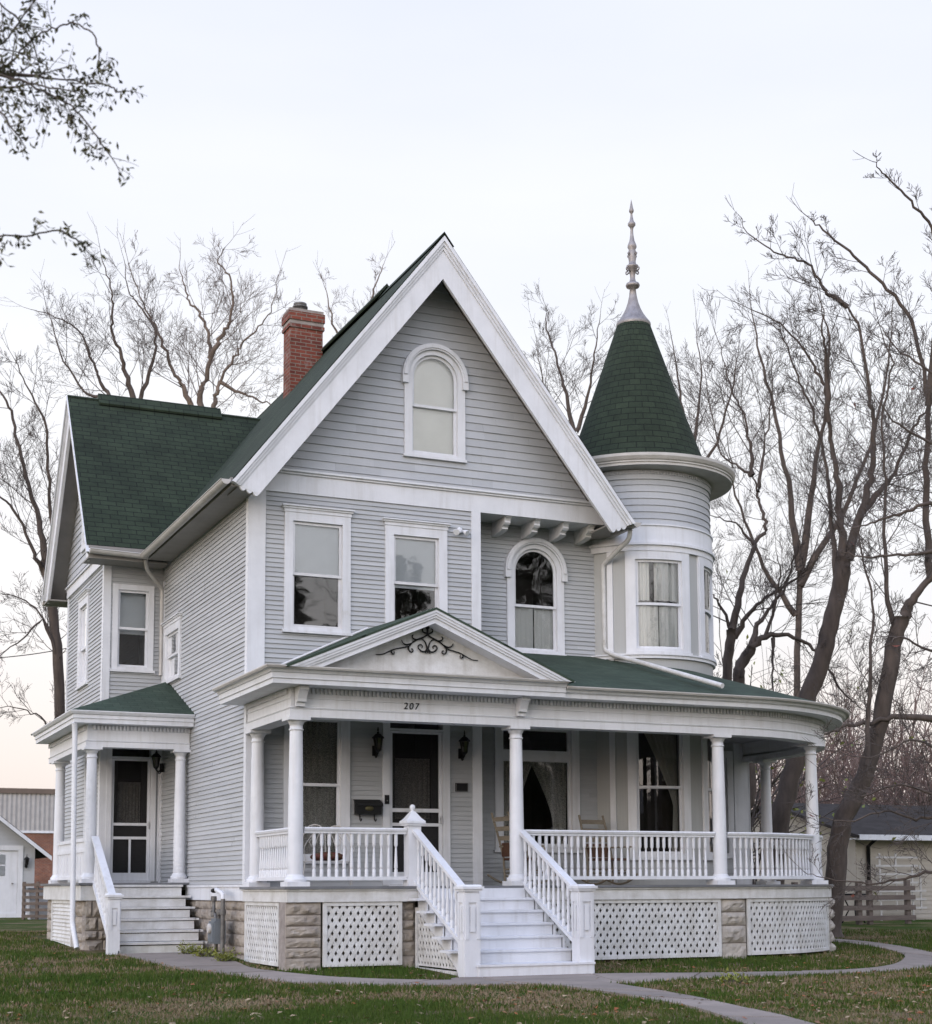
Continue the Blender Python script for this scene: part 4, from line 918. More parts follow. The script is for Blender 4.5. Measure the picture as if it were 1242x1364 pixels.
# gas meter on the foundation
gm=thing('gas_meter','grey gas meter box with pipes against the stone foundation of the side wall','gas meter',(-.20,.75,.12))
m=MB(); m.box(-.12,.06,-.17,.17,.22,.56); m.box(-.14,-.12,-.14,.14,.25,.53); m.box(-.09,.04,-.14,.14,.56,.60); m.build('meter_box',GREYM,gm)
m=MB(); m.lathe([(.075,0),(.075,.03),(.06,.04)],(0,0,0),18); o=m.build('dial',GUT,gm); o.rotation_euler=(0,-pi/2,0); o.location=(-.14,0,.45)
m=MB(); m.tube([(-.03,.05,.05),(-.03,.05,.22)],.028,8,True); m.tube([(-.03,-.32,-.05),(-.03,-.32,.92)],.034,8,True); m.tube([(-.03,.22,.9),(-.03,.22,.66),(-.03,.10,.66),(-.03,.10,.58)],.028,8,True); m.tube([(-.03,-.10,.58),(-.03,-.10,.70),(-.03,-.32,.70)],.028,8,True)
for p in ((-.03,.22,.66),(-.03,-.12,.70),(-.03,-.32,.70),(-.03,.22,.9)): m.lathe([(.045,-.04),(.05,0),(.045,.04)],p,10)
m.tube([(-.06,.26,.70),(-.03,.20,.76)],.012,5,True); m.build('pipework',PIPE,gm)
m=MB(); m.tube([(-.03,-.32,.90),(-.03,-.32,.96),(-.03,-.26,.985),(.0,.20,1.04)],.036,8,True); m.build('elbow_pipe',W,gm); m=MB(); m.lathe([(.02,0),(.05,.02),(.05,.05),(.02,.07)],(-.03,.22,.99),10); m.build('valve',IRON,gm)

def rocking_chair(label,x,y,rz):
    t=thing('rocking_chair',label,'rocking chair',(x,y,FZ),rz,'rocking chairs on the front porch')
    for s in (-1,1):
        m=MB(); pts=[]
        for i in range(13): a=-.62+1.24*i/12; pts.append((.25*s,-.85*sin(a)+.05,.87-.85*cos(a)))
        m.tube(pts,.018,6,True); m.build('rocker',OAK,t)
        m=MB(); m.tube([(.25*s,-.20,.06),(.25*s,-.21,.42),(.26*s,-.21,.62)],.019,6,True); m.build('leg',OAK,t)
        m=MB(); m.tube([(.25*s,.22,.06),(.25*s,.24,.45),(.25*s,.36,.85),(.24*s,.47,1.16)],.02,6,True); m.build('back_post',OAK,t)
        m=MB(); m.box(.22*s-.035,.22*s+.075*s if s>0 else .22*s+.035,-.25,.30,.61,.635); m.build('armrest',OAK,t)
    m=MB(); 
    for z,y0 in ((1.05,.435),(.90,.385),(.75,.33)): m.box(-.24,.24,y0-.008,y0+.012,z-.035,z+.035)
    m.build('back_slats',OAK,t); m=MB(); m.box(-.25,.25,-.24,.25,.40,.44); m.build('seat',SEATM,t)
    m=MB(); m.box(-.235,.235,.265,.285,.46,.68); m.build('back_pad',SEATM,t)
    m=MB(); m.tube([(-.25,-.2,.24),(.25,-.2,.24)],.013,6); m.tube([(-.25,.22,.26),(.25,.22,.26)],.013,6); m.tube([(.25,-.2,.2),(.25,.22,.2)],.012,6); m.tube([(-.25,-.2,.2),(-.25,.22,.2)],.012,6); m.build('stretcher',OAK,t)
rocking_chair('wooden rocking chair turned sideways, half hidden by the porch column right of the steps',4.46,-.42,pi/2+.12)
rocking_chair('wooden rocking chair with its back to the wall behind the right porch railing',6.02,-.35,.12)
wb=thing('wire_armchair','curly white wire armchair behind the left porch railing','chair',(.98,-.85,FZ),-.25); wb.scale=(.86,.86,.86)
def curl(mb,pts,r): mb.tube(sp([Vector(p) for p in pts]),r,6,True)
m=MB(); curl(m,[(-.42,.2,.42),(-.44,.26,.72),(-.30,.3,1.02),(-.12,.31,1.06),(.02,.31,.95),(.14,.31,1.04),(.32,.3,1.0),(.44,.26,.72),(.42,.2,.42)],.014)
for x in (-.28,-.14,0,.14,.28): curl(m,[(x*1.2,.2,.42),(x*1.3,.26,.66),(x*.9,.3,.86),(x*.5,.31,.95)],.008)
for s in (-1,1): curl(m,[(s*.13,.29,.75),(s*.2,.3,.84),(s*.27,.29,.77),(s*.22,.28,.69),(s*.17,.29,.74)],.007)
m.build('wire_back',GUT,wb); m=MB()
for s in (-1,1): curl(m,[(s*.43,.22,.68),(s*.47,0,.66),(s*.46,-.2,.64),(s*.43,-.25,.56),(s*.42,-.2,.42)],.013)
m.build('armrest',GUT,wb); m=MB(); curl(m,[(-.42,.2,.42),(-.44,0,.42),(-.38,-.22,.42),(0,-.26,.42),(.38,-.22,.42),(.44,0,.42),(.42,.2,.42)],.013)
for x in (-.3,-.2,-.1,0,.1,.2,.3): m.tube([(x,-.23,.42),(x,.2,.42)],.006,4)
m.build('seat',GUT,wb)
for x,y in ((-.38,-.2),(.38,-.2),(-.4,.2),(.4,.2)): m=MB(); curl(m,[(x,y,.42),(x*1.05,y*1.1,.25),(x*1.1,y*1.3,.02)],.013); m.build('leg',GUT,wb)
cu_=MB(); cu_.M=Matrix.Translation((1.0,-.83,FZ+.435)); rows=[]
for i in range(9):
    a=pi*i/8-pi/2; rows.append([(.24*cos(a)*abs(cos(2*pi*j/20))**.5*(1 if cos(2*pi*j/20)>0 else -1),.2*cos(a)*abs(sin(2*pi*j/20))**.5*(1 if sin(2*pi*j/20)>0 else -1),.075*sin(a)) for j in range(20)])
cu_.grid(rows,True,True); tag(cu_.build('seat_cushion',PURP),'dark red cushion lying on the white wire armchair','cushion')
# lamp inside the parlour
lp=thing('table_lamp','white lampshade standing inside the parlour window between the tied curtains','lamp',(5.02,1.15,1.62)); m=MB(); m.lathe([(.20,.36),(.10,.62)],(0,0,0),24); m.build('lamp_shade',SHADE,lp); m=MB(); m.lathe([(.09,0),(.09,.02),(.02,.05),(.06,.18),(.02,.3),(.015,.45)],(0,0,0),14); m.build('lamp_base',PIPE,lp)
m=MB(); m.box(4.7,5.3,.95,1.35,1.58,1.62)
for x,y in ((4.74,.99),(5.26,.99),(4.74,1.31),(5.26,1.31)): m.box(x-.02,x+.02,y-.02,y+.02,1.15,1.58)
tag(m.build('side_table',SEATM),'small side table carrying the lamp inside the parlour window','table')

# ================================================================== ground
def sst_(a,b,x): t=max(0,min(1,(x-a)/(b-a))); return t*t*(3-2*t)
def gz(x,y): return .06*sst_(-4.6,-2.2,y)+.10*sst_(-2.2,2,y)+.10*sst_(2,8,y)
def groundmat():
    m,nt,b=nodes('lawn'); b.inputs['Roughness'].default_value=.95; b.inputs['Specular IOR Level'].default_value=.1
    tc=N(nt,'ShaderNodeTexCoord'); n1=N(nt,'ShaderNodeTexNoise',Scale=.75,Detail=7.0,Roughness=.62); L(nt,tc.outputs['Object'],n1.inputs['Vector'])
    n2=N(nt,'ShaderNodeTexNoise',Scale=14.0,Detail=6.0,Roughness=.7); L(nt,tc.outputs['Object'],n2.inputs['Vector'])
    a=N(nt,'ShaderNodeMath',operation='MULTIPLY_ADD'); L(nt,n2.outputs['Fac'],a.inputs[0]); a.inputs[1].default_value=.35; L(nt,n1.outputs['Fac'],a.inputs[2])
    r=ramp(nt,a.outputs[0],[(.60,(.026,.050,.005)),(.69,(.050,.064,.012)),(.75,(.095,.080,.034)),(.80,(.16,.115,.08))]); L(nt,r.outputs[0],b.inputs['Base Color'])
    bp=N(nt,'ShaderNodeBump',Strength=.6,Distance=.03); L(nt,n2.outputs['Fac'],bp.inputs['Height']); L(nt,bp.outputs[0],b.inputs['Normal']); return m
LAWN=groundmat()
xs=[-320,-150,-70,-35]+[-20+1*i for i in range(56)]+[50,80,150,320]; ys=[-120,-70,-40,-25]+[-18+.6*i for i in range(60)]+[20,24,30,40,60,100,180,420]
g=MB(); g.grid([[(x,y,gz(x,y)) for x in xs] for y in ys],True); tag(g.build('ground',LAWN),kind='structure')
def ribbon(name,left,right,lift):
    mb=MB(); rows=[]
    for a,b in zip(sp([Vector((*p,0)) for p in left]),sp([Vector((*p,0)) for p in right])):
        rows.append([(a.x+(b.x-a.x)*k/6,a.y+(b.y-a.y)*k/6,gz(a.x+(b.x-a.x)*k/6,a.y+(b.y-a.y)*k/6)+lift) for k in range(7)])
    # slabs about 1.2 m long with a tooled joint between them, each of its own tone
    mid=[Vector(r_[3]) for r_ in rows]; s_=0; last=0; cuts=[0]
    for i in range(1,len(mid)):
        s_+=(mid[i]-mid[i-1]).length
        if s_-last>1.15: cuts.append(i); last=s_
    if cuts[-1]!=len(mid)-1: cuts.append(len(mid)-1)
    rr_=random.Random(9)
    for a,b in zip(cuts,cuts[1:]):
        mb.t=rr_.uniform(.84,1.1); dz=rr_.uniform(-.004,.004); seg_=[[Vector(p)+Vector((0,0,dz)) for p in rows[i]] for i in range(a,b+1)]
        seg_[0]=[p.lerp(q,min(.4,.012/max(.02,(q-p).length))) for p,q in zip(seg_[0],seg_[1])]; seg_[-1]=[p.lerp(q,min(.4,.012/max(.02,(q-p).length))) for p,q in zip(seg_[-1],seg_[-2])]
        for r0,r1 in zip(seg_,seg_[1:]):
            for k in range(6): mb.face([r0[k],r0[k+1],r1[k+1],r1[k]])
            for k in (0,6): mb.face([r0[k],r1[k],r1[k]-Vector((0,0,.06)),r0[k]-Vector((0,0,.06))])
        for r0 in (seg_[0],seg_[-1]): mb.face(list(r0)+[p-Vector((0,0,.06)) for p in r0[::-1]])
    return mb.build(name,CONC)
PA=([(-1.55,1.75),(-1.42,-.3),(-1.12,-2.2),(-.55,-4.1),(.6,-5.25),(1.55,-5.55),(3.0,-6.05),(4.5,-5.62),(6.6,-5.62),(8.02,-5.3),(9.05,-4.6),(10.1,-3.4),(10.99,-2.28),(11.6,-1.1),(11.9,.1),(11.9,2),(11.4,4)],
    [(-.1,1.75),(-.25,-.3),(-.33,-2.1),(.25,-3.6),(1.35,-4.45),(1.7,-4.12),(3.6,-4.12),(5.4,-4.65),(7.1,-4.95),(8.45,-4.3),(9.65,-3.2),(10.42,-2.2),(11.1,-.9),(11.35,.1),(11.3,2),(10.8,4)])
tag(ribbon('path',*PA,.020),kind='structure')
PC=([(1.75,-4.7),(2.0,-5.8),(2.04,-7.1),(1.8,-9.2),(1.17,-11.2),(-.3,-15)],[(3.3,-4.9),(2.9,-5.7),(2.5,-8.3),(2.06,-10.1),(1.68,-11.45),(.4,-15)])
tag(ribbon('path',*PC,.026),kind='structure')
PB=([(10.9,-2.2),(12.2,-.6),(12.5,1.0),(12.3,2.6),(11.6,5)],[(10.4,-1.6),(11.4,-.2),(11.7,1.0),(11.4,2.4),(10.9,5)])

def inpoly(x,y,poly):
    c=False; j=len(poly)-1
    for i in range(len(poly)):
        xi,yi=poly[i]; xj,yj=poly[j]
        if (yi>y)!=(yj>y) and x<(xj-xi)*(y-yi)/(yj-yi)+xi: c=not c
        j=i
    return c
POL=[l+r[::-1] for l,r in (PA,PC)]
KEEP=[(-.15,-2.3,7.4,9),(1.65,-4.2,3.75,-2),(-1.95,1.7,.1,9)]
def free(x,y):
    if any(a<x<c and b<y<d for a,b,c,d in KEEP): return False
    if (x-RCX)**2+(y-RCY)**2<3.45**2: return False
    return not any(inpoly(x,y,p) for p in POL)
rg=random.Random(5); gv=[];gf=[];gmi=[]
def visible(x,y,m=.06):
    v=Vector((x,y,0))-CAM; d=v.dot(FW)
    if d<2: return False
    u=v.dot(RT)/d*FPX+PX; return -90<u<1330
cnt=0
while cnt<230000:
    d=5.5+ (34-5.5)*rg.random()**1.5; px=rg.uniform(-60,1300); v=FW+RT*((px-PX)/FPX); x,y=CAM.x+v.x*d,CAM.y+v.y*d
    if not free(x+rg.gauss(0,.035),y+rg.gauss(0,.035)): continue
    n_=mn.noise(Vector((x*.5,y*.5,3)))
    if rg.random()<.25+.0*n_: 
        if n_<-.1: continue
    cnt+=1; h=rg.uniform(.018,.055)*(1+.6*n_)*(1 if d<18 else 1.25); a=rg.random()*6.28; w=rg.uniform(.003,.006)*(1 if d<15 else 1.8); z=gz(x,y); l=rg.uniform(.0,.03); b=rg.random()*6.28
    k=len(gv); gv+= [(x-w*cos(a),y-w*sin(a),z),(x+w*cos(a),y+w*sin(a),z),(x+l*cos(b),y+l*sin(b),z+h)]; gf.append((k,k+1,k+2)); q_=n_+.6*mn.noise(Vector((x*3,y*3,8)))+rg.gauss(0,.22); gmi.append(0 if q_>.0 else 1 if q_>-.22 else 2)
me=bpy.data.meshes.new('grass'); me.from_pydata(gv,[],gf); [me.materials.append(m_) for m_ in (mat('grass_green',(.036,.072,.008),(.056,.084,.014),scale=1.2,rough=.8,spec=.2),mat('grass_olive',(.092,.100,.022),(.066,.078,.015),scale=1.2,rough=.8,spec=.2),mat('grass_straw',(.23,.175,.115),(.17,.125,.08),scale=1.2,rough=.85,spec=.2))]; me.polygons.foreach_set('material_index',gmi); o=bpy.data.objects.new('grass',me); COL.objects.link(o); tag(o,'short patchy lawn grass, green and straw coloured','grass',kind='stuff')
lv=MB(); LMATS=[mat('leaf_litter_tan',(.24,.13,.06),(.16,.085,.045),scale=5,rough=.8),mat('leaf_litter_orange',(.30,.10,.03),(.2,.06,.025),scale=5,rough=.8),mat('leaf_litter_pale',(.34,.26,.17),(.26,.19,.12),scale=5,rough=.8)]
cnt=0
while cnt<1400:
    d=6+(26-6)*rg.random()**1.2; px=rg.uniform(-30,1270); v=FW+RT*((px-PX)/FPX); x,y=CAM.x+v.x*d,CAM.y+v.y*d
    if any(a<x<c and b<y<e for a,b,c,e in KEEP) or (x-RCX)**2+(y-RCY)**2<3.5**2: continue
    if not free(x,y) and rg.random()<.9: continue
    if x<0 and rg.random()<.55: continue
    cnt+=1; s=rg.uniform(.018,.042); a=rg.random()*6.28; z=gz(x,y)+rg.uniform(.018,.035); lv.m=rg.choice([0,0,1,2,2]); t1=rg.uniform(-.5,.5)*s;t2=rg.uniform(-.5,.5)*s
    P=lambda u,w,zz:(x+u*cos(a)-w*sin(a),y+u*sin(a)+w*cos(a),z+zz)
    lv.face([P(-s,0,t1),P(-.2*s,-.55*s,0),P(s,0,t2),P(-.1*s,.6*s,.3*s)])
tag(lv.build('fallen_leaves',LMATS),'brown and orange leaves scattered over the lawn','leaves',kind='stuff')

# ================================================================== background buildings and fences
gl=thing('garage','small pale grey garage with gabled front and white door at the left edge','garage',(-3.0,30,gz(0,30)))
F_g=lambda u,d,z:(u+3.0,-d,z-gz(0,30))
m=MB(); GX=1.35; GP=.775; GC=-2.2; ge=2.55
siding(m,F_g,.4,ge+.02,.13,lambda z:(-5.7,GX),[(-.75,.98,.2,2.62)],lip=.012); siding(m,F_g,ge+.02,5.2,.13,lambda z:(GC-(5.3-z)/GP,GC+(5.3-z)/GP),lip=.012)
m.fbox(F_g,GX-.01,GX+.0,-7,0,.3,ge); m.fbox(F_g,GX-.10,GX+.01,0,.03,.3,ge); m.build('wall',GARW,gl)
m=MB(); m.fbox(F_g,-.75,-.58,0,.04,.25,2.62); m.fbox(F_g,.82,.98,0,.04,.25,2.62); m.fbox(F_g,-.58,.82,0,.04,2.46,2.62); m.fbox(F_g,-.58,.82,-.06,-.02,.28,2.46); m.fbox(F_g,-.45,.70,-.02,-.01,.4,1.35)
m.build('door',W,gl); m=MB(); m.fbox(F_g,-.35,.42,-.021,-.012,1.62,2.32); dw=m.build('door_window',GLASS,gl); m=MB(); m.fbox(F_g,-.35,.42,-.028,-.022,1.62,2.32); m.build('room_interior',DARK,gl); m=MB(); m.fbox(F_g,-.35,.42,-.012,-.005,1.95,1.99); m.fbox(F_g,.02,.06,-.012,-.005,1.62,2.32); m.build('muntin',W,gl)
m=MB(); m.lathe([(.03,0),(.03,.04)],F_g(.66,.03,1.35),8); m.build('handle',PIPE,gl)
m=MB(); q=4.05
for s in (-1,1): m.slab([F_g(GC,.42,GC*0+5.42),F_g(GC,-7,5.42),F_g(GC+s*q,-7,5.42-GP*q),F_g(GC+s*q,.42,5.42-GP*q)],.06)
m.build('roof',DKROOF,gl); m=MB()
for s in (-1,1): m.prism([(0,5.40),(s*q,5.40-GP*q),(s*q,5.26-GP*q),(0,5.26)],lambda a,c,t:F_g(GC+a,t,c),.38,.425)
m.build('bargeboard',W,gl); m=MB(); m.fbox(F_g,-5.7,GX+.01,-.02,.02,.0,.4); m.build('plinth',W,gl)
lantern('wall_lantern','small black wall lantern right of the pale grey garage door',(1.08,29.97,2.0))
wh=thing('warehouse','long metal sided warehouse with red brick base far behind the grey garage','warehouse',(-4,60,.2))
m=MB(); n=150
for i in range(n):
    x0=-24+i*.24; m.face([(x0,-.0,4.0),(x0+.12,-.05,4.0),(x0+.12,-.05,6.0),(x0,0,6.0)]); m.face([(x0+.12,-.05,4.0),(x0+.24,0,4.0),(x0+.24,0,6.0),(x0+.12,-.05,6.0)])
m.box(11.98,12.0,0,14,0,6); m.build('metal_wall',CORR,wh); m=MB(); m.box(-24,12,.02,.3,0,3.92); m.build('brick_wall',RBRK,wh); m=MB(); m.box(-24,12.2,-.12,.3,5.95,6.22); m.build('roof_edge',mat('brown_metal_edge',(.13,.095,.075),rough=.6),wh); m=MB(); m.box(-24,12,-.06,.2,3.9,4.02); m.build('flashing',W,wh)
m=MB(); m.slab([(-24,0,6.1),(12,0,6.1),(12,14,6.6),(-24,14,6.6)],.1); m.build('roof',CORR,wh)
pf=thing('pallet_fence','low fence of weathered wooden pallets beside the grey garage','fence',(.42,26.0,.26),-.5)
for k in range(6): m=MB(); m.box(0,1.5,-.02,0,.06+.19*k,.15+.19*k); m.build('slat',PALW,pf)
for x in (0,.42,.9,1.42): m=MB(); m.box(x,x+.08,0,.09,0,1.15); m.build('post',PALW,pf)
bn=thing('storage_bin','pale grey plastic bin standing behind the pallet fence','bin',(1.0,26.4,.26)); m=MB(); m.prism([(-.3,0),(.3,0),(.36,.9),(-.36,.9)],lambda a,c,t:(a,t,c),-.3,.3); m.build('bin_body',GARW,bn); m=MB(); m.box(-.39,.39,-.33,.33,.9,.96); m.build('bin_lid',GREYM,bn)
# right side
rf=thing('rail_fence','low four rail fence of weathered boards behind the curved porch','fence',(18.5,7,.26))
for x in (-6.6,-5.0,-3.4,-1.58,-1.27,-.14): m=MB(); m.box(x-.055,x+.055,.0,.11,0,1.0+.04*(x>-1.4)); m.build('post',WOOD,rf)
for z in (.10,.34,.58,.80): m=MB(); m.prism([(-6.7,z),(.0+.03,z-.01),(.03,z+.105),(-6.7,z+.115)],lambda a,c,t:(a,t,c),-.04,0); m.build('rail',WOOD,rf)
gr=thing('garage','long beige garage with dark roof behind the rail fence on the right','garage',(22,10.5,.2)); F_r=lambda u,d,z:(u-22,-d,z-.2)
m=MB(); siding(m,F_r,.3,2.42,.115,lambda z:(19.6,32),lip=.012); m.box(-2.4,10,0,.05,0,.12); m.build('wall',BEIGE,gr); m=MB(); m.fbox(F_r,19.35,32.3,.0,.42,2.38,2.42); m.fbox(F_r,19.35,32.3,.40,.50,2.36,2.50); m.build('gutter',W,gr)
m=MB(); m.slab([F_r(19.3,.5,2.48),F_r(32.4,.5,2.48),F_r(32.4,-3.6,3.55),F_r(19.3,-3.6,3.55)],.08); m.slab([F_r(19.3,-7.7,2.48),F_r(32.4,-7.7,2.48),F_r(32.4,-3.6,3.55),F_r(19.3,-3.6,3.55)],.08); m.build('roof',DKROOF,gr)
m=MB(); m.face([F_r(19.6,0,.2),F_r(19.6,-7.2,.2),F_r(19.6,-7.2,2.42),F_r(19.6,-3.6,3.45),F_r(19.6,0,2.42)]); m.build('end_wall',BEIGE,gr)
m=MB(); m.tube([F_r(19.95,.42,2.40),F_r(19.95,.08,2.2),F_r(19.95,.06,.25)],.05,8,True); m.build('downspout',IRON,gr)
tr=thing('trellis','white ladder trellis leaning on the beige garage wall','trellis',(19.9,9.95,.26)); m=MB()
for x in (0,.52,1.05,1.32): m.box(x,x+.045,-.02,.01,0 if x in(0,1.05) else .25,1.75 if x<.9 else 1.45)
m.build('upright',GUT,tr); m=MB()
for k in range(7): z=.3+.22*k; m.box(-.12,1.25+(.25 if k<3 else 0),-.045,-.02,z,z+.05)
m.build('crosspiece',GUT,tr)
for i,(x,y,lab) in enumerate(((17.6,8.1,'dark iron garden table behind the rail fence'),)):
    t=thing('garden_table',lab,'table',(x,y,.26)); m=MB(); m.lathe([(.42,.68),(.43,.70),(.42,.72)],(0,0,0),20); m.build('table_top',IRON,t)
    for k in range(3): m=MB(); a=2*pi*k/3; m.tube([(.32*cos(a),.32*sin(a),0),(.12*cos(a),.12*sin(a),.35),(.28*cos(a),.28*sin(a),.68)],.018,6); m.build('leg',IRON,t)
m=MB(); pts=[]
a,b=at(-60,878,38),at(110,859,38)
for i in range(13): t=i/12; pts.append(a.lerp(b,t)-Vector((0,0,.10*4*t*(1-t))))
m.tube(pts,.012,5); tag(m.build('utility_wire',IRON),'thin utility wire crossing the sky left of the house','wire')

# ================================================================== trees
class TB:
    def __init__(s): s.v=[]; s.f=[]
    def tube(s,pts,rad,n):
        b=len(s.v); ref=Vector((.31,.17,.93)); m=len(pts)
        for i,p in enumerate(pts):
            t=pts[min(i+1,m-1)]-pts[max(i-1,0)]
            a=t.cross(ref)
            if a.length<1e-6: a=Vector((1,0,0))
            a.normalize(); c=t.cross(a).normalized(); r=rad[i]
            for k in range(n):
                q=6.2832*k/n; s.v.append(tuple(p+a*(cos(q)*r)+c*(sin(q)*r)))
        for i in range(m-1):
            for k in range(n):
                l=(k+1)%n; s.f.append((b+i*n+k,b+i*n+l,b+(i+1)*n+l,b+(i+1)*n+k))
    def leaf(s,p,d,l,w,r):
        d=d.normalized(); a=d.cross(Vector((r.gauss(0,1),r.gauss(0,1),r.gauss(0,1)))).normalized(); k=len(s.v); c=d.cross(a)*l*.12
        s.v+= [tuple(p),tuple(p+d*l*.5+a*w+c),tuple(p+d*l),tuple(p+d*l*.5-a*w+c)]; s.f.append((k,k+1,k+2,k+3))
    def build(s,name,m,parent=None):
        me=bpy.data.meshes.new(name); me.from_pydata(s.v,[],s.f); me.materials.append(m); me.polygons.foreach_set('use_smooth',[True]*len(s.f))
        o=bpy.data.objects.new(name,me); COL.objects.link(o); o.parent=parent; return o
def grow(tb,rnd,p,d,L_,r,depth,tips,up=.10,jit=.20,kids=4,rmin=.004,fork=.62):
    n=4; pts=[p.copy()]; q=p.copy(); d=d.normalized()
    for i in range(n):
        d=(d+Vector((rnd.gauss(0,jit),rnd.gauss(0,jit),rnd.gauss(0,jit)+up))).normalized(); q=q+d*(L_/n); pts.append(q.copy())
    re=max(rmin*.7,r*.42); tb.tube(pts,[r+(re-r)*i/n for i in range(n+1)],5 if r>.03 else 4 if r>.015 else 3)
    tips.append((pts[-1],d))
    if depth<=0: return
    for k in range(kids):
        t=.22+.78*(k+rnd.random())/kids; i=min(n-1,int(t*n)); b=pts[i].lerp(pts[i+1],t*n-i); dd=(pts[i+1]-pts[i]).normalized()
        ax=dd.cross(Vector((rnd.gauss(0,1),rnd.gauss(0,1),rnd.gauss(0,1)))).normalized(); an=rnd.uniform(.35,.95)
        nd=Matrix.Rotation(an,3,ax)@dd
        grow(tb,rnd,b,nd,L_*(fork if depth>2 else fork*1.18)*rnd.uniform(.7,1.15)*(1.05-.35*t),max(rmin,r*.52*(1.1-.4*t)),depth-1,tips,up,jit,kids if depth>2 or kids<4 else kids-1,rmin,fork)
def smooth(pts,n=5):
    out=[]; m=len(pts)
    for i in range(m-1):
        p0,p1,p2,p3=pts[max(0,i-1)],pts[i],pts[i+1],pts[min(m-1,i+2)]
        for k in range(n):
            t=k/n; out.append(.35*.5*((2*p1)+(-p0+p2)*t+(2*p0-5*p1+4*p2-p3)*t*t+(-p0+3*p1-3*p2+p3)*t**3)+.65*(p1+(p2-p1)*t))
    out.append(pts[-1]); return out
def tree(name,label,dep,limbs,seed,base,group='bare trees around the house',bark=BARK,twig=TWIG,L0=2.2,depth=2,every=.8,start=.12,kids=4,wob=1.0,wf=.62,rmin=.0042,up=.10,leaves=None,cat='tree',kind='bare'):
    """limbs: (first px width, last px width, [(px,py)...], [twigs]) at about the given distance from the viewer"""
    rnd=random.Random(seed); bp=at(base[0],base[1],dep); bp.z=.15
    t=thing(name,label,cat,tuple(bp),0,group); trunk=TB(); tw=TB(); tips=[]; ends={}
    for li,lb in enumerate(limbs):
        w0,w1,px=lb[:3]; opt=lb[3] if len(lb)>3 else {}
        ph=rnd.random()*6; pts=[]
        dd0=opt.get('d',0); dd1=opt.get('d1',dd0+rnd.uniform(-wob,wob) if li else 0)
        for i,(x,y) in enumerate(px): s=i/(len(px)-1); pts.append(at(x,y,dep+dd0+(dd1-dd0)*s))
        if opt.get('root'): g=pts[0].copy(); g.z=-.1; pts=[g]+pts
        pts=smooth(pts,5); n=len(pts); rad=[]
        for i in range(n): s=i/(n-1); rad.append(max(.005,(w0+(w1-w0)*s**.9)*(1 if opt.get('root') else 1-.6*s**3)/2*dep/FPX*(1 if opt.get('root') else wf+(1-wf)*max(0,1-s/.35))))
        if opt.get('root'): rad[0]*=1.5; rad[1]*=1.25; rad[2]*=1.1
        kk=0 if opt.get('root') else .009*dep/20; jp=[p+Vector((rnd.gauss(0,1),rnd.gauss(0,1),rnd.gauss(0,1)))*(rad[i]*.09+(kk if 0<i<n-1 else 0)) for i,p in enumerate(pts)]
        trunk.tube(jp,rad,8 if w0>8 else 6); trunk.f.append(tuple(range(len(trunk.v)-1,len(trunk.v)-1-(8 if w0>8 else 6),-1)))
        tot=sum((b-a).length for a,b in zip(jp,jp[1:])); s=tot*opt.get('start',start if not opt.get('root') else max(.45,start))
        while s<tot:
            acc=0
            for i in range(n-1):
                l=(jp[i+1]-jp[i]).length
                if acc+l>=s: break
                acc+=l
            p=jp[i].lerp(jp[i+1],(s-acc)/max(l,1e-6)); dd=(jp[i+1]-jp[i]).normalized(); ax=dd.cross(Vector((rnd.gauss(0,1),rnd.gauss(0,1),rnd.gauss(0,1)))).normalized()
            f=s/tot; Lk=L0*rnd.uniform(.5,1.15)*(1.1-.70*f)*opt.get('L',1)
            grow(tw,rnd,p,Matrix.Rotation(rnd.uniform(.5,1.05),3,ax)@dd,Lk,min(rad[i]*.6,.005+.0062*Lk),depth,tips,up*.7,.065,kids,rmin)
            s+=every*rnd.uniform(.6,1.4)*opt.get('every',1)*(1+1.3*f*f)
        if not opt.get('root'): grow(tw,rnd,jp[-1],(jp[-1]-jp[-2]),L0*.5*opt.get('L',1),rad[-1],1,tips,up*.7,.05,3,rmin)
    inv=-bp
    for tb in (trunk,tw): tb.v=[(a+inv.x,b+inv.y,c+inv.z) for a,b,c in tb.v]
    trunk.build('trunk',bark,t); tw.build('branches',twig,t)
    if leaves:
        lb=TB(); m,num,size,spread,flt=leaves
        for p,d in tips:
            if flt and not flt(p): continue
            for k in range(rnd.choice(num)):
                q=p-d.normalized()*rnd.uniform(0,spread)+Vector((rnd.gauss(0,1),rnd.gauss(0,1),rnd.gauss(0,1)))*size*.5
                lb.leaf(q+inv,Vector((rnd.gauss(0,.6),rnd.gauss(0,.6),rnd.gauss(-.5,.5))),size*rnd.uniform(.7,1.3),size*rnd.uniform(.16,.26),rnd)
        lb.build('leaves',m,t)
    return t

# right of the house
tree('bare_tree','tall bare tree with a thick leaning trunk just right of the curved porch',33,[
 (30,21,[(1030,1195),(1038,1100),(1062,1000),(1079,926),(1101,859),(1117,794),(1125,745)],{'root':1,'start':.7,'L':.8}),
 (13,5,[(1123,760),(1120,700),(1117,643),(1110,600),(1104,562),(1101,520),(1092,500),(1075,470),(1040,430),(1000,412)]),
 (9,3,[(1104,562),(1100,471),(1095,440),(1094,400)]),
 (14,6,[(1130,745),(1148,681),(1162,630),(1164,584),(1162,546),(1157,506),(1145,438),(1130,409),(1098,386)]),
 (8,3,[(1130,409),(1112,396),(1098,386),(1081,353),(1060,345),(1034,336),(998,312),(987,289)],{'L':.6}),
 (12,4,[(1150,681),(1172,655),(1191,630),(1217,568),(1240,539),(1262,500)]),
 (9,4,[(1117,794),(1110,720),(1104,650),(1095,590),(1080,540),(1062,500),(1040,440),(1015,425)],{'L':.7})],
 11,(1030,1195),L0=1.75,every=.22,rmin=.0045,depth=3)
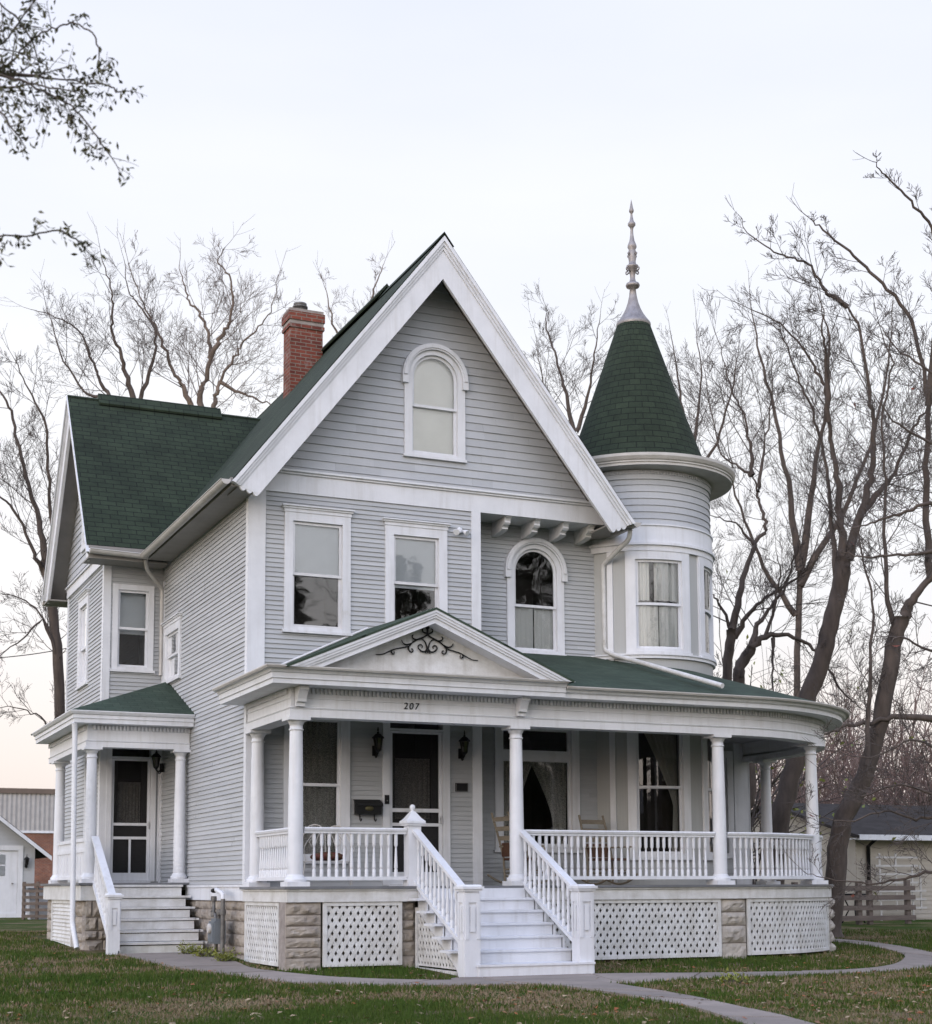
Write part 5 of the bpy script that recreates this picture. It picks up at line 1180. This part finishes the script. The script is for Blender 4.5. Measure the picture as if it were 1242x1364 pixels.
tree('bare_tree','bare tree with dark trunk leaning right, forked above the beige garage',30,[
 (30,20,[(1108,1225),(1116,1130),(1126,1086),(1151,1035),(1174,960),(1191,859),(1202,822)],{'root':1,'start':.75,'L':.8}),
 (18,12,[(1202,822),(1217,800),(1240,768),(1275,720),(1310,640)]),
 (9,5,[(1196,845),(1182,800),(1179,713),(1181,640),(1175,560),(1189,482),(1174,440)]),
 (8,4,[(1155,1020),(1160,900),(1163,800),(1150,740),(1135,660)],{'L':.6,'d':-.5}),
 (11,6,[(1240,772),(1233,640),(1237,541),(1215,424),(1174,377),(1139,342),(1098,306),(1081,292)],{'d':.5,'L':.7}),
 (9,4,[(1237,541),(1250,400),(1242,304),(1213,268),(1180,233),(1163,215)],{'L':.5}),
 (12,9,[(1262,958),(1200,955),(1160,962),(1121,969),(1092,982)],{'L':.55,'every':1.5})],
 12,(1108,1225),L0=1.75,every=.22,rmin=.0045,depth=3)
tree('bare_tree','slender bare tree rising behind the right side of the turret',36,[
 (14,13,[(969,1190),(969,1000),(969,891),(975,839)],{'root':1,'L':.5,'start':.8}),
 (11,7,[(975,839),(988,784),(1004,726),(1020,706),(1016,680),(1009,655),(1003,633)],{'start':.7}),
 (7,2,[(1003,633),(1000,600),(992,552),(975,520),(962,470),(950,430)]),(6,2,[(1010,655),(1016,610),(1025,560),(1030,500),(1022,450)]),(5,2,[(1003,633),(985,622),(960,606),(943,518),(935,470)]),
 (6,3,[(975,839),(959,804),(948,790),(930,760)]),(9,4,[(978,850),(995,822),(1020,797),(1053,778),(1075,759),(1095,704)]),(5,2,[(1004,726),(985,700),(960,690),(930,680)],{'L':.6})],
 13,(969,1190),L0=1.7,every=.25,rmin=.0042,depth=3)
tree('bare_tree','bare tree with an arching low limb between the turret and the leaning trunk',34.5,[
 (26,14,[(975,1190),(985,1090),(1000,1050),(985,930),(984,892),(1001,862)],{'root':1,'L':.4,'start':.8}),
 (11,5,[(1001,862),(1021,846),(1050,847),(1079,859),(1100,885),(1125,925),(1150,945)]),(10,4,[(1001,862),(1010,832),(1027,808),(1046,782),(1060,740),(1070,690)]),(6,3,[(1030,850),(1029,900),(1033,960)],{'L':.5}),(6,3,[(1020,847),(1035,800),(1040,760),(1034,730)])],
 14,(975,1190),L0=1.6,every=.25,rmin=.0042,depth=3)
# a low magnolia-like tree in front of the curved porch, reaching in from the right
def nearR(x,y,d): return at(x,y,d)
tree('bare_tree','low tree at the right edge with knobbly twigs crossing the curved porch',20.5,[
 (20,16,[(1330,1240),(1325,1150),(1318,1000)],{'root':1,'start':.9}),
 (10,3,[(1325,1180),(1270,1160),(1240,1163),(1205,1170),(1157,1177),(1104,1172),(1070,1160)],{'L':.62}),
 (9,3,[(1325,1120),(1260,1085),(1220,1092),(1180,1080),(1130,1095),(1085,1085)],{'L':.7}),
 (8,3,[(1320,1090),(1250,1060),(1200,1045),(1150,1060),(1110,1040)],{'L':.7}),
 (8,3,[(1320,1040),(1260,1000),(1215,985),(1160,1010),(1105,1000)],{'L':.7}),
 (10,4,[(1318,760),(1242,735),(1208,740),(1150,742),(1120,735)],{'L':.6}),(10,4,[(1318,700),(1242,670),(1198,684),(1160,697),(1130,705)],{'L':.6}),
 (14,10,[(1318,1000),(1310,850),(1315,700),(1300,560)],{'L':.5}),(8,3,[(1312,880),(1250,870),(1200,850),(1165,870)],{'L':.7}),(8,3,[(1305,620),(1240,590),(1190,560),(1160,520)],{'L':.7}),(8,3,[(1300,560),(1250,500),(1200,470),(1170,430)],{'L':.7})],
 15,(1330,1240),L0=1.15,every=.14,rmin=.0032,kids=4,depth=3,wob=.6,up=.06,leaves=(LEAFR,[0]*420+[1],.10,.05,None))
# left and behind
tree('bare_tree','bare tree behind the side wing at the left edge, its trunk dividing low',37,[
 (16,12,[(84,1190),(82,1000),(76,860),(64,770),(58,751)],{'root':1,'L':.5,'start':.85}),(11,5,[(60,755),(52,695),(31,618),(18,557),(0,520),(-30,470)]),(8,4,[(62,770),(45,735),(18,677),(0,662),(-40,630)]),(9,4,[(64,780),(70,720),(66,640),(60,560),(38,520),(20,480)]),
 (6,3,[(80,870),(62,830),(35,800),(0,790)],{'L':.7}),(6,3,[(80,900),(58,825),(30,850),(-10,880)],{'L':.7}),(5,2,[(84,1000),(60,960),(30,945),(-20,940)],{'L':.8})],
 16,(84,1190),L0=1.6,every=.22,rmin=.0042,depth=3)
tree('bare_tree','bare spreading tree behind the left wing roof, left of the pale forked one',43,[
 (18,15,[(175,1190),(176,900),(178,640),(180,545)],{'root':1,'L':.3,'start':.92}),(9,4,[(180,545),(171,505),(160,470),(149,442),(150,410),(149,383),(135,340)]),(8,3,[(180,560),(149,532),(134,508),(126,487),(112,450),(95,432),(70,420),(41,412)]),
 (8,3,[(182,560),(190,520),(207,470),(205,433),(185,405),(171,388),(165,345)]),(6,3,[(149,532),(110,520),(80,470),(60,400)])],17,(175,1190),L0=1.7,every=.34,rmin=.0042,depth=3)
tree('bare_tree','pale forked bare tree rising behind the ridge between the left wing and the chimney',44,[
 (17,14,[(268,1190),(268,900),(266,700),(262,560)],{'root':1,'L':.3,'start':.92}),(11,4,[(262,560),(257,545),(245,515),(234,500),(218,460),(207,433),(190,405),(171,350)]),(10,4,[(264,560),(270,518),(280,478),(278,440),(265,415),(252,401),(245,380),(239,352)]),
 (8,3,[(280,478),(296,445),(306,428),(310,395),(306,365),(290,350),(300,329)]),(9,3,[(266,570),(284,545),(288,525),(293,509),(312,475),(325,455),(345,435),(361,415),(370,370)]),(6,3,[(293,509),(325,525),(350,535),(372,545)],{'L':.8})],
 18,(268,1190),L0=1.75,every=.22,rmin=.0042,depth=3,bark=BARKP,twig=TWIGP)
tree('bare_tree','faint thin tree seen between the chimney and the main gable',52,[
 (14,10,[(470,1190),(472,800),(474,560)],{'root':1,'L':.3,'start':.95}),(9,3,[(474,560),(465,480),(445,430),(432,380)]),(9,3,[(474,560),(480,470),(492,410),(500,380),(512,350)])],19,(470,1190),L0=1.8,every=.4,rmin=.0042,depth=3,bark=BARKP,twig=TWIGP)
tree('bare_tree','thin bare tree between the main gable and the turret cone',46,[
 (16,12,[(770,1190),(770,800),(766,580)],{'root':1,'L':.3,'start':.95}),(7,3,[(765,575),(752,513),(738,470),(729,430),(728,410)]),(7,3,[(768,575),(785,520),(792,470),(800,420)]),(6,2,[(766,580),(745,550),(722,500),(712,440)])],20,(770,1190),L0=1.6,every=.25,rmin=.0042,depth=3)
tree('bare_tree','bare tree with fine upright twigs right behind the turret cone',50,[
 (15,11,[(905,1190),(908,800),(915,640)],{'root':1,'L':.3,'start':.95}),(9,3,[(915,640),(912,560),(903,500),(893,440)]),(8,3,[(915,640),(930,560),(935,500),(928,430)]),(8,3,[(915,650),(955,590),(975,520),(985,460)])],21,(905,1190),L0=1.7,every=.34,rmin=.0042,depth=3)
tree('bare_tree','wide bare tree far behind, filling the gap above the right end of the porch roof',55,[
 (11,8,[(1060,1190),(1062,900),(1066,760)],{'root':1,'L':.3,'start':.9}),(12,4,[(1066,760),(1050,640),(1030,540),(1010,460),(1000,400)]),(12,4,[(1066,760),(1085,640),(1100,540),(1105,450),(1090,390)]),(11,4,[(1066,780),(1125,680),(1165,580),(1185,480),(1190,400)]),(9,4,[(1060,820),(1010,740),(980,660),(970,590)])],22,(1060,1190),L0=2.2,every=.36,rmin=.0042,depth=3)
# leafy boughs of a tree standing left of the viewer

tree('leafy_tree','tree beyond the left edge hanging boughs with small olive leaves into the top left corner',9.0,[
 (90,60,[(-520,1450),(-500,1000),(-470,600),(-440,250),(-420,-200)],{'root':1,'L':0,'every':9,'start':.99}),
 (16,3,[(-440,150),(-250,60),(-120,80),(0,98),(47,116),(87,135),(111,158),(142,200)],{'L':1.0,'start':.45,'every':1.0}),
 (9,2,[(-120,80),(-40,110),(10,87),(40,55),(69,37),(95,30),(124,42),(132,69)],{'L':.55,'start':.4,'every':2.2}),
 (9,2,[(-200,60),(-90,0),(-20,-10),(20,20),(45,60)],{'L':.8,'start':.3}),
 (9,2,[(-120,80),(-50,130),(0,150),(20,175)],{'L':.8,'start':.3}),(9,2,[(-120,80),(-60,110),(0,118),(40,112),(80,118)],{'L':.9,'start':.3}),(8,2,[(-60,70),(0,60),(18,40),(30,22)],{'L':.9,'start':.3}),(8,2,[(0,98),(50,100),(100,108),(140,112),(158,122)],{'L':.7,'start':.3}),
 (10,2,[(-450,420),(-250,330),(-120,305),(0,314),(32,314),(79,306),(105,322)],{'L':.8,'start':.55,'every':1.6})],
 23,(-520,1450),group=None,L0=.42,every=.05,depth=1,kids=4,rmin=.0016,wob=.35,wf=.42,up=-.06,leaves=(LEAF,[2,3,4,5],.044,.14,lambda p:True))
# shrubs
def shrub(name,label,loc,h,w,n,m,seed,leafn=3,ls=.07,group=None,stem=TWIG):
    rnd=random.Random(seed); t=thing(name,label,'shrub',loc,0,group); tb=TB(); tips=[]; lf=TB()
    for k in range(n):
        a=rnd.random()*6.28; d=Vector((cos(a)*w/h*rnd.random(),sin(a)*w/h*rnd.random(),1)); grow(tb,rnd,Vector((cos(a)*.05,sin(a)*.05,0)),d,h*rnd.uniform(.6,1),.008+.006*h,1 if h<1 else 2,tips,.06,.2,4,.003)
    for p,d in tips:
        for j in range(rnd.randint(0,leafn)): lf.leaf(p+Vector((rnd.gauss(0,1),rnd.gauss(0,1),rnd.gauss(0,1)))*ls,d+Vector((rnd.gauss(0,.5),rnd.gauss(0,.5),rnd.gauss(-.2,.5))),ls*rnd.uniform(.7,1.4),ls*.3,rnd)
    tb.build('stems',stem,t); lf.build('leaves',m,t); return t
p=at(1000,1190,37); shrub('leafy_shrub','tall shrub with yellow green leaves seen through the back of the curved porch',(p.x,p.y,.26),4.2,1.1,9,LEAFG,31,3,.13)
p=at(968,1190,39); shrub('leafy_shrub','tall shrub with yellow green leaves behind the turret base',(p.x,p.y,.26),6.6,1.2,10,LEAFG,32,2,.13)
for i,(x,y,lab,mm) in enumerate(((-.55,1.32,'low plant with yellow and red leaves left of the gas meter',LEAFG),(-.42,.62,'low yellow green plant under the gas meter',LEAFG),(-.40,-.30,'low yellow green plant at the foot of the side lattice',LEAFG))):
    shrub('foundation_plant',lab,(x,y,gz(x,y)),.10,.20,18,mm,40+i,6,.04,'small plants along the foundation')
p=at(985,1306,17.3); shrub('foundation_plant','sprawling plant with pale green strap leaves in the lawn beside the diverging path',(4.25,-6.55,.0),.09,.5,12,LEAFG,45,3,.05)
# brush far behind on the right, one mass
rnd=random.Random(77); tb=TB(); tips=[]
for k in range(330):
    x=rnd.uniform(1010,1400); d=rnd.uniform(46,66); b=at(x,1180,d); b.z=.2; h=rnd.uniform(2.6,7.5)
    grow(tb,rnd,b,Vector((rnd.gauss(0,.25),rnd.gauss(0,.25),1)),h,.02+.004*h,2,tips,.05,.16,5,.010,.5)
tag(tb.build('treeline',mat('pinkish_brush',(.20,.135,.115),(.13,.09,.08),scale=.5,rough=.95)),'tangle of bare pinkish brush behind the garage on the right','brush',kind='stuff')
# street trees behind the viewer, which the window panes mirror
tb=TB(); tips=[]
for k in range(16):
    b=Vector((-50+7*k+rnd.uniform(-2,2),-56+rnd.uniform(-6,6),-.1)); h=rnd.uniform(7,12)
    grow(tb,rnd,b,Vector((rnd.gauss(0,.05),rnd.gauss(0,.05),1)),h,.24,4,tips,.08,.12,4,.018,.66)
for k in range(8):
    b=Vector((-14+7.2*k+rnd.uniform(-2,2),-40+rnd.uniform(-3,3),-.1)); h=rnd.uniform(9,12.5)
    grow(tb,rnd,b,Vector((rnd.gauss(0,.05),rnd.gauss(0,.05),1)),h,.26,4,tips,.08,.12,4,.016,.66)
tag(tb.build('street_trees',TWIG),'row of bare trees across the street','trees',kind='stuff')
tb=TB()
for (x,y,h) in ((13.2,-40,14.4),(16,-42,12.4),(18.7,-40,15.2),(21.3,-41,13.2),(24,-40,17),(26.5,-41,20.5),(29,-40,15),(8,-42,10),(33,-42,13.5),(3,-46,12),(-9,-50,13),(40,-46,15)):
    tb.tube([Vector((x,y,0)),Vector((x,y,h))],[.25,.03],6)
    for q in range(2600):
        t=rnd.random()**.75; z=h*(1-t)+.6; r_=(.25+2.7*t*h/15)*rnd.random()**.5; a_=rnd.random()*6.283; r_*=.75+.25*sin(z*5+a_*2)
        tb.leaf(Vector((x+r_*cos(a_),y+r_*sin(a_),z)),Vector((cos(a_),sin(a_),-.35+rnd.gauss(0,.2))),rnd.uniform(.35,.8),.12,rnd)
tag(tb.build('street_evergreens',mat('spruce_needles',(.035,.045,.025),(.05,.055,.03),rough=.9)),'clump of dark evergreens across the street','evergreens',kind='stuff')
g=MB()
for k in range(9):
    x=-70+15*k; g.box(x,x+12,-84,-74,-.1,6.4); g.prism([(-.6,6.4),(12.6,6.4),(6,11.2)],lambda a,c,t,x=x:(x+a,t,c),-84.5,-73.5)
tag(g.build('street_houses',mat('distant_house',(.16,.145,.14),(.12,.11,.105),rough=.8)),'row of plain houses across the street','houses',kind='stuff')

# ================================================================== light, sky, camera
SUN_EL,SUN_AZ=R(8),R(-127)      # low on the left, a little behind the viewer, behind thin cloud
w=bpy.data.worlds.new('World'); sc.world=w; w.use_nodes=True; nt=w.node_tree; bg=nt.nodes['Background']
sky=nt.nodes.new('ShaderNodeTexSky'); sky.sky_type='NISHITA'; sky.sun_disc=False; sky.sun_elevation=SUN_EL; sky.sun_rotation=SUN_AZ; sky.dust_density=2.0; sky.air_density=1.0
tc=nt.nodes.new('ShaderNodeTexCoord'); sx=nt.nodes.new('ShaderNodeSeparateXYZ'); L(nt,tc.outputs['Generated'],sx.inputs[0])
veil=ramp(nt,sx.outputs['Z'],[(0.0,(.93,.76,.69)),(.08,(.95,.86,.81)),(.17,(.96,.935,.935)),(.32,(.95,.955,.985)),(.58,(.765,.81,.98)),(1.0,(.47,.60,.97))])
nz=N(nt,'ShaderNodeTexNoise',Scale=2.2,Detail=4.0); mp=N(nt,'ShaderNodeMapping'); mp.inputs['Scale'].default_value=(1,1,4); L(nt,tc.outputs['Generated'],mp.inputs['Vector']); L(nt,mp.outputs[0],nz.inputs['Vector'])
rr=ramp(nt,nz.outputs['Fac'],[(.3,(.94,.95,.97)),(.7,(1.04,1.03,1.02))])
m0=N(nt,'ShaderNodeMix',data_type='RGBA',blend_type='MULTIPLY'); m0.inputs['Factor'].default_value=1; L(nt,veil.outputs[0],m0.inputs[6]); L(nt,rr.outputs[0],m0.inputs[7])
sc_=N(nt,'ShaderNodeMix',data_type='RGBA',blend_type='MULTIPLY'); sc_.inputs['Factor'].default_value=1; L(nt,m0.outputs[2],sc_.inputs[6]); sc_.inputs[7].default_value=(VEIL,VEIL,VEIL,1)
mx=N(nt,'ShaderNodeMix',data_type='RGBA'); mx.inputs['Factor'].default_value=.88; L(nt,sky.outputs[0],mx.inputs[6]); L(nt,sc_.outputs[2],mx.inputs[7])
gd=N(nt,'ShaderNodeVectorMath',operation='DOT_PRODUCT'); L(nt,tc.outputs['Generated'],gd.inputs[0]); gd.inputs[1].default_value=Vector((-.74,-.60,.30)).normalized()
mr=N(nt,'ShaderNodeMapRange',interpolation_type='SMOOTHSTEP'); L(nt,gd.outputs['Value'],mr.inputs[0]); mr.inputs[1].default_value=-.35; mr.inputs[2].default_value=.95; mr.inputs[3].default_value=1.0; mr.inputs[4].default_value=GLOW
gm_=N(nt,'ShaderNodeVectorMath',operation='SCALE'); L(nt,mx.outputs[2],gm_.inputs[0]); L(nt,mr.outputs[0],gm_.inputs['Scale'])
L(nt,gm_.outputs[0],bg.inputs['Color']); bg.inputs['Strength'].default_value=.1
sl=bpy.data.lights.new('sun','SUN'); sl.energy=.7; sl.angle=R(40); sl.color=(1,.90,.82); so_=bpy.data.objects.new('sun',sl); COL.objects.link(so_)
# the sun shines from azimuth SUN_AZ (measured from +Y) at SUN_EL
dv=Vector((sin(SUN_AZ)*cos(SUN_EL),cos(SUN_AZ)*cos(SUN_EL),sin(SUN_EL))); so_.rotation_euler=dv.to_track_quat('Z','Y').to_euler(); so_.location=(0,0,40)
cam=bpy.data.cameras.new('camera'); co=bpy.data.objects.new('camera',cam); COL.objects.link(co); sc.camera=co
cam.sensor_fit='HORIZONTAL'; cam.sensor_width=36; cam.lens=FPX/1242*36; cam.shift_x=(621-PX)/1242; cam.shift_y=(PY-682)/1242
cam.clip_end=1500; cam.clip_start=.1
M3=Matrix((RT,UP,-FW)).transposed().to_4x4(); M3.translation=CAM; co.matrix_world=M3
cam.dof.use_dof=True; cam.dof.focus_distance=23.5; cam.dof.aperture_fstop=3.5
sc.view_settings.view_transform='Standard'; sc.view_settings.look='None'; sc.view_settings.exposure=0; sc.view_settings.gamma=1
